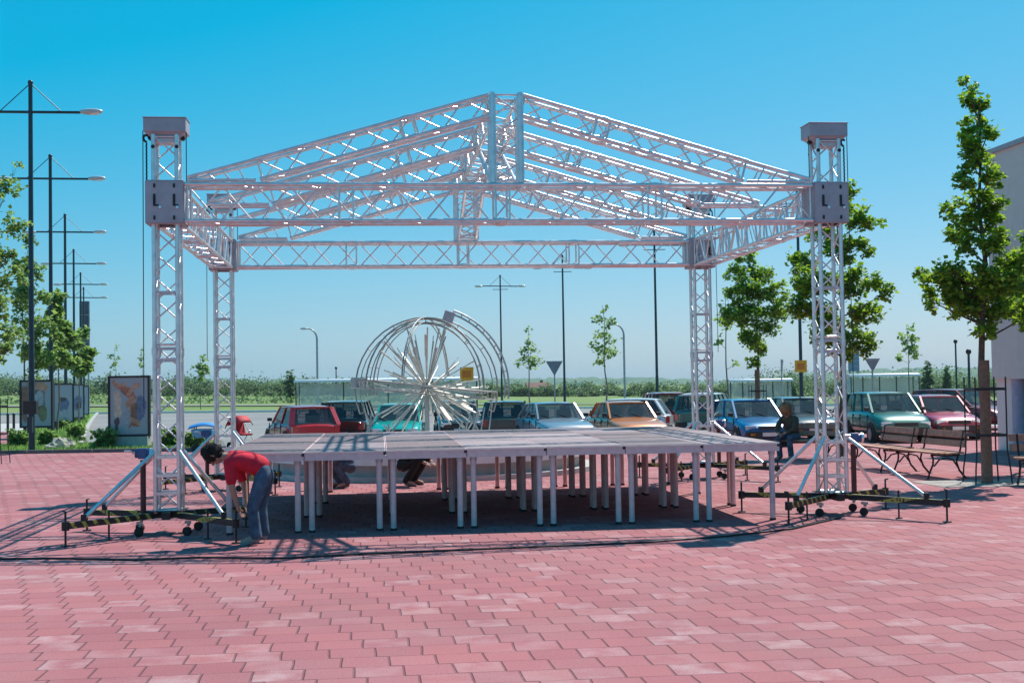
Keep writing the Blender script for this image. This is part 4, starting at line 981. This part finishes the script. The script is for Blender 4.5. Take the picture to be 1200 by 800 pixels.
def tower(u, v, label, mirror=1, arms=None, back=False):
    base = S(u, v); t = empty('truss_tower', base, A, label=label, cat='truss tower', group='roof towers on hazard-striped outriggers')
    HT = 5.18; z0 = .26
    # mast
    k = MB(); truss(k, (0, 0, z0), (0, 0, HT-.2), .285, .285, up=Vector((0, 1, 0)), rc=.029, rl=.011, bay=.30); k.build('mast', M['alu'], t)
    for z in (2.15, 2.30, 3.0):
        k = MB()
        for (p_, q_) in (((-.14, -.14), (.14, -.14)), ((.14, -.14), (.14, .14)), ((.14, .14), (-.14, .14)), ((-.14, .14), (-.14, -.14))): k.bar((*p_, z), (*q_, z), .02, .03)
        k.build('joint_plate', M['alu_dull'], t)
    # top cap: channel-edged box, narrower below, with pulleys
    k = MB(); k.box((0, 0, HT-.085), (.52, .36, .17)); k.box((0, 0, HT-.205), (.50, .34, .07), taper=.64); k.box((0, 0, HT+.006), (.54, .38, .012)); cap = k.build('top_cap', M['plate'], t, bevel=.008)
    for x in (-.20, .20): MB().tube((x, -.03, HT-.225), (x, .03, HT-.225), .03, 14).build('pulley', M['black'], cap)
    MB().box((0, 0, HT-.27), (.26, .26, .05)).build('cap_collar', M['alu_dull'], t)
    for (x, y) in ((-.145, -.145), (.145, -.145), (.145, .145), (-.145, .145)): MB().ball((x, y*1.12, HT-.36), .026, 8, 6).build('bolt', M['black'], t)
    # sleeve block that rides on the mast and carries the roof
    zs0, zs1 = 3.86, 4.38; zm = (zs0+zs1)/2; hs = zs1-zs0; g = .225
    k = MB()
    for y in (-g, g): k.box((0, y, zm), (.46, .02, hs))
    for x in (-g-.002, g+.002): k.box((x, 0, zm), (.02, .426, hs-.004))
    for z in (zs0-.006, zs1+.006):
        for (cx, cy, sx, sy) in ((0, -.20, .46, .06), (0, .20, .46, .06), (-.20, 0, .06, .34), (.20, 0, .06, .34)): k.box((cx, cy, z), (sx, sy, .012))
    sl_ = k.build('sleeve_block', M['plate'], t, bevel=.004)
    for x in (-.12, .12):
        k = MB(); k.box((x, -g-.014, zm+.02), (.03, .012, .15)); k.box((x+.034, -g-.014, zm-.045), (.036, .012, .02)); k.build('slot', M['black'], sl_)
        for dz in (-.2, .2): MB().box((x, -g-.014, zm+dz), (.025, .012, .05)).build('slot', M['black'], sl_)
    for x in (-.05, .16): MB().tube((x, -g-.012, zm-.07), (x, -g-.03, zm-.07), .018, 8).build('bolt', M['alu'], sl_)
    # chain hoist, hook and ropes
    sx = -1 if u == 0 else 1
    k = MB(); x = sx*.225; hk = [Vector((x, -.12, HT-.30)), Vector((x-.03, -.12, HT-.28)), Vector((x-.045, -.12, HT-.24)), Vector((x-.02, -.12, HT-.205)), Vector((x+.015, -.12, HT-.22))]
    k.path(hk, .016, 6)
    z = HT-.31
    while z > zs1+.03: k.tube((x, -.12, z), (x+(.008 if int(z*40) % 2 else -.008), -.12, z-.05), .011, 5); z -= .05
    k.build('hoist_chain', M['black'], t)
    k = MB(); k.tube((sx*.275, -.1, HT-.15), (sx*.285, -.1, 1.55 if not back else 2.3), .006, 5); k.tube((-sx*.255, -.1, HT-.15), (-sx*.255, -.1, zs1), .006, 5); k.build('rope', M['black'], t)
    # base frame
    k = MB(); k.box((0, 0, .235), (.62, .10, .09)); k.box((0, .0, .235), (.10, .62, .088)); k.box((0, 0, .283), (.42, .42, .012)); k.build('base_frame', M['black'], t, bevel=.004)
    c, s_ = math.cos(-A), math.sin(-A)
    arms = arms or ((-.86, -1.25), (1.10, -1.22), (-1.15, .35), (.85, .50))
    for i, (ax, ay) in enumerate(arms):
        e = Vector((ax*c-ay*s_, ax*s_+ay*c, .235)); d = Vector((e.x, e.y, 0)).normalized(); st = d*.26+Vector((0, 0, .235))
        arm = MB().bar(st, e, .06, .072).build('outrigger', M['hazard'], t)
        kn = e+Vector((0, 0, 0)); L2 = (e-st).length
        k = MB(); k.tube((kn.x, kn.y, .012), (kn.x, kn.y, .40), .013, 8); k.tube((kn.x, kn.y, .0), (kn.x, kn.y, .014), .055, 12); k.tube((kn.x, kn.y, .40), (kn.x+.05*d.y, kn.y-.05*d.x, .405), .01, 6); k.tube((kn.x, kn.y, .185), (kn.x, kn.y, .285), .045, 8); k.build('jack', M['black'], t)
        p = lerp(st, e, .52)
        if i in (0, 1):
            k = MB(); k.tube((p.x, p.y, .012), (p.x, p.y, .36), .012, 8).tube((p.x, p.y, 0), (p.x, p.y, .012), .045, 10); k.build('jack', M['black'], t)
        # brace from the mast to the arm
        q = lerp(st, e, .80 if i < 2 else .72); q = Vector((q.x, q.y, .30)); m0 = Vector((.15 if d.x > 0 else -.15, -.15 if d.y < 0 else .15, 1.02))
        MB().tube(q, m0, .024, 8).build('brace', M['alu'], t)
        MB().box((q.x, q.y, .31), (.06, .06, .07)).build('brace_foot', M['black'], t)
        # caster
        p = lerp(st, e, .16); cx, cy = p.x, p.y
        k = MB(); k.box((cx, cy, .165), (.07, .07, .03)); k.tube((cx, cy, .12), (cx+.02, cy, .16), .02); k.build('caster_fork', M['galv'], t)
        MB().tube((cx-.02, cy-.02, .055), (cx, cy+.02, .055), .055, 14).build('caster_wheel', M['rubber'], t)
    # winch post and winch
    wx = (-.30 if u == 0 else .26)
    MB().tube((wx, -.10, .28), (wx, -.10, .92), .035, 10).build('winch_post', M['maroon'], t)
    w_ = MB().box((wx, -.12, 1.0), (.10, .12, .13)).tube((wx-.09, -.12, 1.0), (wx+.09, -.12, 1.0), .055, 12).build('winch', M['bluepipe'], t, bevel=.006)
    MB().tube((wx-.11, -.12, 1.0), (wx-.11, -.30, 1.04), .009).tube((wx-.11, -.30, 1.04), (wx-.19, -.30, 1.04), .014).build('crank', M['alu'], w_)
    MB().tube((wx+.09, -.12, 1.0), (wx+.12, -.12, 1.0), .07, 12).build('drum_disc', M['alu'], w_)
    # lower ladder collar and guy plates
    for z in (.5, .72, .95):
        k = MB()
        for (p_, q_) in (((-.155, -.155), (.155, -.155)), ((.155, -.155), (.155, .155)), ((.155, .155), (-.155, .155)), ((-.155, .155), (-.155, -.155))): k.bar((*p_, z), (*q_, z), .022, .035)
        k.build('collar', M['alu'], t)
    return t
tower(0, 0, 'front left truss tower, beside the person in the red shirt')
tower(Wd, 0, 'front right truss tower, in front of the broad maple')
tower(0, Dp, 'back left truss tower, seen right of the front left one', back=True)
tower(Wd, Dp, 'back right truss tower, by the sea green and blue cars', back=True)

# ------------------------------------------------------------------ stage decks
SO = Vector((-2.5732, 15.5693, 0)); B_ = .1042
su = Vector((math.cos(B_), math.sin(B_), 0)); sv = Vector((-math.sin(B_), math.cos(B_), 0))
def deckmat(name, c1, rough=.75):
    m, nt, b = new_mat(name); N = nt.nodes; L = nt.links
    tc = N.new('ShaderNodeTexCoord'); mp = N.new('ShaderNodeMapping'); mp.inputs['Scale'].default_value = (9, .8, 1); L.new(tc.outputs['Object'], mp.inputs[0])
    n = N.new('ShaderNodeTexNoise'); n.inputs['Scale'].default_value = 3; n.inputs['Detail'].default_value = 7; L.new(mp.outputs[0], n.inputs[0])
    n2 = N.new('ShaderNodeTexNoise'); n2.inputs['Scale'].default_value = 2.2; n2.inputs['Detail'].default_value = 4; L.new(tc.outputs['Object'], n2.inputs[0])
    s = math_node(N, L, 'ADD', math_node(N, L, 'MULTIPLY', n.outputs['Fac'], .5), math_node(N, L, 'MULTIPLY', n2.outputs['Fac'], .5))
    r_ = N.new('ShaderNodeValToRGB'); e = r_.color_ramp.elements; e[0].position = .3; e[1].position = .7; e[0].color = (*[c*.72 for c in c1], 1); e[1].color = (*[c*1.25 for c in c1], 1)
    L.new(s, r_.inputs[0]); L.new(r_.outputs[0], b.inputs['Base Color']); b.inputs['Roughness'].default_value = rough
    return m
DM = [deckmat('deck_ply_grey', (.16, .12, .13)), deckmat('deck_ply_pale', (.26, .20, .215)), deckmat('deck_ply_brown', (.19, .13, .135)), deckmat('deck_ply_worn', (.31, .24, .25))]
tone = [[0, 1, 2, 3, 1, 0, 3], [2, 0, 0, 1, 3, 2, 1], [0, 2, 1, 0, 0, 1, 2]]
TN = ['dark grey', 'pale grey', 'brownish', 'worn light']
ordn = ['first', 'second', 'third', 'fourth', 'fifth', 'sixth', 'seventh']; rown = ['front', 'middle', 'back']
leg_o = None; protos = {}
def make_deck(mi):
    t = empty('stage_deck', (0, 0, 0), B_, cat='stage deck')
    MB().box((.5, 1, .985), (.972, 1.972, .024)).build('deck_panel', DM[mi], t)
    k = MB(); z = .94
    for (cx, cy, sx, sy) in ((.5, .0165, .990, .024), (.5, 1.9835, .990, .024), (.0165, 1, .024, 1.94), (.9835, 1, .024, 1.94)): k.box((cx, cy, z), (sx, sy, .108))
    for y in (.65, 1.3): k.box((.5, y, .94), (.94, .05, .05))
    k.build('deck_frame', M['alu_leg_bounce'], t)
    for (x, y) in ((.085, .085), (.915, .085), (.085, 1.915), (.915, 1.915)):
        lg = MB().tube((x, y, .02), (x, y, .925), .036, 12).build('leg', M['alu_leg_bounce'], t); MB().tube((x, y, 0), (x, y, .03), .042, 12).build('rubber_foot', M['rubber'], lg)
    MB().box((.985, .004, .965), (.035, .008, .045)).build('corner_lock', M['black'], t)
    MB().box((.5, -.0, .985), (.990, .010, .012)).build('edge_profile', M['alu'], t)
    for (x, y) in ((.085, .085), (.915, .085)): MB().tube((x, y, .84), (x, y, .90), .044, 12).build('leg_clamp', M['alu_dull'], t)
    return t
rd = random.Random(3)
for r_ in range(3):
    for c_ in range(7):
        mi = tone[r_][c_]
        if mi in protos: d = copy_tree(protos[mi])
        else: d = protos[mi] = make_deck(mi)
        d.location = SO+su*(c_-1)+sv*(2*r_)+Vector((0, 0, rd.uniform(-.004, .004)))
        tag(d, '%s stage deck, %s from the left in the %s row' % (TN[mi], ordn[c_], rown[r_]), 'stage deck', 'stage decks of the platform')
# cable across the paving in front of the stage
k = MB(); pts = [ghit(px, py)+Vector((0, 0, .012)) for px, py in ((-40, 656), (60, 655), (160, 657), (230, 654), (330, 655), (420, 650), (520, 646), (640, 641), (760, 636), (850, 629), (930, 620), (985, 607))]
k.path(pts, .011, 6); tag(k.build('cable', M['black']), 'thin black cable lying on the paving in front of the stage', 'cable')

# ------------------------------------------------------------------ pushchairs
def pushchair(px, Y, m1, m2, label, rz, wide=1.0):
    t = empty('pushchair', onground(px, Y), rz, label=label, cat='pushchair')
    k = MB()
    for y in (-.24, .24): k.tube((-.35, y, .15), (.32, y, .95), .014).tube((.38, y, .15), (-.05, y, .60), .014).tube((.32, y, .95), (.5, y, 1.02), .014)
    k.tube((.5, -.24, 1.02), (.5, .24, 1.02), .02); k.build('frame', M['galv'], t)
    for (x, y) in ((-.35, -.25), (-.35, .25), (.38, -.25), (.38, .25)):
        w_ = MB().tube((x, y-.02, .12), (x, y+.02, .12), .12, 16).build('wheel', M['rubber'], t)
    MB().box((0, 0, .48), (.5, .42, .06)).box((.20, 0, .66), (.06, .42, .42), Matrix.Rotation(R(20), 4, 'Y')).build('seat', m2, t, bevel=.02)
    k = MB(); n = 10; secs = []
    for i in range(n+1):
        a = lerp(R(-5), R(130), i/n); x = .18-.42*wide*math.sin(a)*.0+.0
        secs.append([Vector((.18+.42*wide*math.cos(a+R(20)), y, .66+.42*math.sin(a+R(20))-(.10 if abs(y) > .2 else 0))) for y in (-.27, -.2, 0, .2, .27)])
    vs = [p for q in secs for p in q]
    k.add(vs, [(j*5+i, j*5+i+1, (j+1)*5+i+1, (j+1)*5+i) for j in range(n) for i in range(4)], True); cn = k.build('canopy', m1, t)
    sm = cn.modifiers.new('thick', 'SOLIDIFY'); sm.thickness = .02
pushchair(284, 40.5, M['redcloth'], M['redcloth'], 'red-hooded pushchair behind the stage, right of the back left tower', 2.4)
def basin(px, Y):
    t = empty('blue_cart', onground(px, Y), .1, label='small cart with a wide bright blue cover, left of the back left tower', cat='cart')
    k = MB(); secs = []
    for i in range(13):
        x = lerp(-.48, .48, i/12); z = .80+.10*math.cos((i/12-.5)*math.pi); secs.append([(x, -.35, z-.08), (x, 0, z), (x, .35, z-.08), (x, .35, z-.11), (x, 0, z-.03), (x, -.35, z-.11)])
    k.loft(secs, True).build('cover', M['bluecloth'], t)
    MB().box((0, 0, .55), (.84, .5, .28), taper=.8).build('tub', M['lightblue'], t, bevel=.04)
    k = MB()
    for x in (-.3, .3):
        for y in (-.2, .2): k.tube((x, y, .12), (x, y, .76), .014)
    k.build('frame', M['black'], t)
    for x in (-.3, .3):
        for y in (-.22, .22): MB().tube((x, y-.02, .1), (x, y+.02, .1), .1, 14).build('wheel', M['rubber'], t)
basin(240, 40)

# ------------------------------------------------------------------ people
def skinmesh(name, chains, mat, parent, sub=2, root=0):
    # chains: list of lists of (point, radius); points closer than a hair are shared so that limbs join
    vs = []; rs = []; es = []
    def idx(p, r):
        for i, q in enumerate(vs):
            if (q-p).length < 1e-4: return i
        vs.append(p); rs.append(r); return len(vs)-1
    for ch in chains:
        pr_ = None
        for p, r in ch:
            i = idx(Vector(p), r)
            if pr_ is not None and pr_ != i: es.append((pr_, i))
            pr_ = i
    me = bpy.data.meshes.new(name); me.from_pydata(vs, es, []); me.materials.append(mat)
    o = bpy.data.objects.new(name, me); COL.objects.link(o); o.parent = parent
    mo = o.modifiers.new('skin', 'SKIN'); mo.use_smooth_shade = True
    if not me.skin_vertices: me.skin_vertices.new() if hasattr(me.skin_vertices, 'new') else None
    for i, sv_ in enumerate(me.skin_vertices[0].data):
        r = rs[i]; sv_.radius = (r, r) if not isinstance(r, tuple) else r; sv_.use_root = (i == root)
    s_ = o.modifiers.new('sub', 'SUBSURF'); s_.levels = sub; s_.render_levels = sub
    dg = bpy.context.evaluated_depsgraph_get(); ev = o.evaluated_get(dg); m2 = bpy.data.meshes.new_from_object(ev)
    if len(m2.polygons) > 0:
        o.modifiers.clear(); o.data = m2; m2.materials.clear(); m2.materials.append(mat)
        for p in m2.polygons: p.use_smooth = True
    return o
def person(base, J, top, legs, hairm, label, sleeve=.55, shoe=None, rz=0, hair_r=1.0):
    # J: joints in local metres; facing is read from nose direction J['face']
    t = empty('person', base, rz, label=label, cat='person')
    v = lambda n: Vector(J[n])
    fd = v('face').normalized()
    ch = []
    ch.append([(v('pelvis'), (.10, .08)), (v('belly'), (.095, .07)), (v('chest'), (.12, .08)), (v('neckb'), .06), (v('neck'), .05)])
    for s_ in 'lr':
        ch.append([(v('chest'), (.12, .08)), (v(s_+'sh'), .055), (v(s_+'el'), .040), (v(s_+'wr'), .026), (v(s_+'wr')+(v(s_+'wr')-v(s_+'el')).normalized()*.05, (.036, .020))])
        ch.append([(v('pelvis'), (.10, .08)), (v(s_+'hip'), .075), (v(s_+'kn'), .05), (v(s_+'an'), .038), (v(s_+'toe')+Vector((0, 0, .0)), .034)])
    body = skinmesh('body', ch, M['skin'], t)
    # head, with face, joined on the neck
    hc = v('head'); up = (hc-v('neck')).normalized(); side = up.cross(fd).normalized(); fdo = side.cross(up)
    mx = Matrix((fdo, -side, up)).transposed()
    k = MB(); k.ball(hc, .10, 18, 14, (.98, .80, 1.15), mx)
    k.ball(hc+fdo*.018-up*.055, .072, 14, 10, (1, .82, .85), mx)      # jaw
    k.tube(hc+fdo*.092+up*.015, hc+fdo*.113-up*.022, .008, 8, .016); k.ball(hc+fdo*.088-up*.055, .02, 8, 6, (.6, 1.1, .4), mx)
    for s_ in (-1, 1): k.ball(hc+side*s_*.083-up*.005, .028, 8, 6, (.8, .35, 1.1), mx)
    k.tube(v('neckb'), hc-up*.06, .052, 10, .050)
    k.build('head', M['skin'], t)
    k = MB()
    for s_ in (-1, 1): k.ball(hc+fdo*.086+side*s_*.033+up*.012, .011, 8, 6)
    k.build('eyes', M['blackcloth'], t)
    k = MB(); k.ball(hc-fdo*.024+up*.022, .118*hair_r, 18, 14, (1.0, .90, 1.08), mx); rr = random.Random(4)
    k.v = [tuple(Vector(q)+Vector((rr.gauss(0, .009), rr.gauss(0, .009), rr.gauss(0, .009)))*(hair_r**2)) for q in k.v]; 
    for _ in range(260):                                # short locks standing off the cap of hair
        d = Vector((rr.gauss(-.35, .8), rr.gauss(0, 1), rr.gauss(.35, .8))).normalized(); d2 = mx @ Vector((d.x, d.y*.9, d.z*1.05)); p0 = hc-fdo*.024+up*.022+d2*.108*hair_r
        ln = 1 if hair_r > 1.1 else .45; q0 = p0+(d2*.018+Vector((rr.gauss(0, .014), rr.gauss(0, .014), rr.gauss(-.022, .012))))*hair_r*ln; k.tube(p0, q0, .009*hair_r, 4, .003, cap=False)
    k.build('hair', hairm, t)
    # hands
    for s_ in 'lr':
        wr = v(s_+'wr'); d = (wr-v(s_+'el')).normalized(); n_ = d.cross(Vector((0, 1, 0)))
        n_ = n_.normalized() if n_.length > .1 else Vector((1, 0, 0)); w_ = d.cross(n_).normalized()
        for i, (o_, l_) in enumerate(((-.030, .068), (-.010, .078), (.010, .074), (.030, .060))):
            a = wr+d*.07+w_*o_; b1_ = a+d*l_*.5+n_*.006; c1_ = b1_+d*l_*.28+n_*.022; e1_ = c1_+d*l_*.1+n_*.024
            skinmesh('finger', [[(wr+d*.045+w_*o_*.8, .010), (a, .0095), (b1_, .009), (c1_, .008), (e1_, .007)]], M['skin'], body, 1)
        a = wr+d*.03-w_*.028; skinmesh('thumb', [[(a, .012), (a+d*.03-w_*.022+n_*.01, .010), (a+d*.055-w_*.02+n_*.03, .009)]], M['skin'], body, 1)
    # clothes
    ch = [[(v('pelvis')+(v('pelvis')-v('belly')).normalized()*.05, (.165, .142)), (v('belly'), (.165, .140)), (v('chest'), (.180, .138)), (v('neckb'), .085)]]
    for s_ in 'lr':
        e = lerp(v(s_+'sh'), v(s_+'el'), min(1, sleeve)) if sleeve <= 1 else v(s_+'el')
        c1 = [(v('chest'), (.172, .130)), (v(s_+'sh'), .080), (e, .064 if sleeve < 1 else .055)]
        if sleeve > 1: c1.append((lerp(v(s_+'el'), v(s_+'wr'), .92), .040))
        ch.append(c1)
    skinmesh('shirt', ch, top, t)
    ch = []
    for s_ in 'lr':
        ch.append([(v('pelvis'), (.142, .118)), (v(s_+'hip'), .105), (lerp(v(s_+'hip'), v(s_+'kn'), .5), .090), (v(s_+'kn'), .075), (lerp(v(s_+'kn'), v(s_+'an'), .55), .070), (v(s_+'an')+Vector((0, 0, .01)), .070), (v(s_+'an')+Vector((0, 0, -.035)), .072)])
    ch.append([(v('pelvis'), (.145, .122)), (lerp(v('pelvis'), v('belly'), .45), (.145, .122))])
    skinmesh('trousers', ch, legs, t)
    for s_ in 'lr':
        an, toe = v(s_+'an'), v(s_+'toe'); d = (toe-an); d.z = 0; d.normalize()
        skinmesh('shoe', [[(an-d*.045+Vector((0, 0, -.035)), .040), (an+d*.03+Vector((0, 0, -.035)), .045), (lerp(an, toe, .8)+Vector((0, 0, -.03)), (.045, .030)), (toe+Vector((0, 0, -.005)), (.040, .026))]], shoe or M['shoe'], t)
    return t
# person in red bending over the outrigger; local axes = world, x towards the right
PY = 14.65
def pj(px, py, dy=0): q = at(px, py, PY); return (q.x-X_(302, PY), dy, q.z)
person((X_(302, PY), PY, 0), dict(pelvis=pj(311, 550), belly=pj(297, 541), chest=pj(280, 537), neckb=pj(268, 535.5), neck=pj(263, 535), head=pj(250.5, 533), face=(-.55, -.06, -.84),
    lsh=pj(273, 542, -.17), lel=pj(276, 569, -.19), lwr=pj(281, 594, -.08), rsh=pj(272, 541, .17), rel=pj(282, 568, .20), rwr=pj(286, 592, .10),
    lhip=pj(311, 556, -.09), lkn=pj(298, 594, -.12), lan=pj(303, 627, -.12), ltoe=pj(284, 635, -.14),
    rhip=pj(311, 556, .09), rkn=pj(303, 593, .13), ran=pj(307, 626, .12), rtoe=pj(290, 632, .14)),
    M['redshirt'], M['jeans'], M['hair'], 'person in red shirt and blue jeans bending over the left outrigger', sleeve=.98, shoe=M['paleshoe'])
# two people crouching behind the platform
def crouch(px, Y, rz, top, legs, label, hairm):
    b = onground(px, Y)
    person(b, dict(pelvis=(.10, 0, .36), belly=(.04, 0, .50), chest=(-.10, 0, .62), neckb=(-.20, 0, .68), neck=(-.23, 0, .70), head=(-.32, 0, .74), face=(-.6, 0, -.8),
        lsh=(-.13, -.18, .64), lel=(-.22, -.22, .50), lwr=(-.38, -.14, .42), rsh=(-.13, .18, .64), rel=(-.22, .22, .50), rwr=(-.38, .12, .42),
        lhip=(.10, -.10, .34), lkn=(-.26, -.16, .47), lan=(.0, -.15, .09), ltoe=(-.20, -.17, .035),
        rhip=(.10, .10, .34), rkn=(-.28, .15, .45), ran=(-.02, .14, .09), rtoe=(-.22, .16, .035)), top, legs, hairm, label, 1.2, rz=rz)
crouch(402, 22.4, .5, M['jeans'], M['jeans'], 'person in blue denim crouching behind the stage, seen under the decks', M['hair'])
crouch(478, 22.6, 2.7, M['blackcloth'], M['blackcloth'], 'person in black crouching behind the stage, seen under the decks', M['hair'])
# person on the bench
c = math.cos(b3ang); bl = b3loc+Vector((-.42*c, -.42*math.sin(b3ang), 0))
person(bl, dict(pelvis=(0, .02, .53), belly=(0, -.03, .68), chest=(-.02, -.14, .88), neckb=(-.02, -.21, 1.0), neck=(-.03, -.235, 1.04), head=(-.03, -.28, 1.14), face=(-.2, -.85, -.45),
    lsh=(-.19, -.15, .93), lel=(-.24, -.34, .72), lwr=(-.10, -.46, .62), rsh=(.16, -.15, .93), rel=(.22, -.33, .72), rwr=(.06, -.47, .63),
    lhip=(-.10, 0, .52), lkn=(-.15, -.42, .53), lan=(-.14, -.36, .09), ltoe=(-.15, -.57, .035), rhip=(.10, 0, .52), rkn=(.14, -.42, .53), ran=(.15, -.36, .09), rtoe=(.16, -.57, .035)),
    M['olive'], M['jeans'], M['blond'], 'curly-haired person in olive jacket sitting bent forward on a bench', 1.2, rz=b3ang, hair_r=1.22)

# ------------------------------------------------------------------ haze
hz = MB().box((0, 1250, 8), (5200, 2900, 32)).build('haze', M['line'])
hm = bpy.data.materials.new('haze'); hm.use_nodes = True; hn = hm.node_tree; hn.nodes.clear(); ho = hn.nodes.new('ShaderNodeOutputMaterial'); pv = hn.nodes.new('ShaderNodeVolumePrincipled')
pv.inputs['Density'].default_value = .00017; pv.inputs['Color'].default_value = (.75, .85, .92, 1); hn.links.new(pv.outputs[0], ho.inputs['Volume']); hz.data.materials.clear(); hz.data.materials.append(hm); tag(hz, 'pale summer haze over the fields', 'haze', kind='stuff')
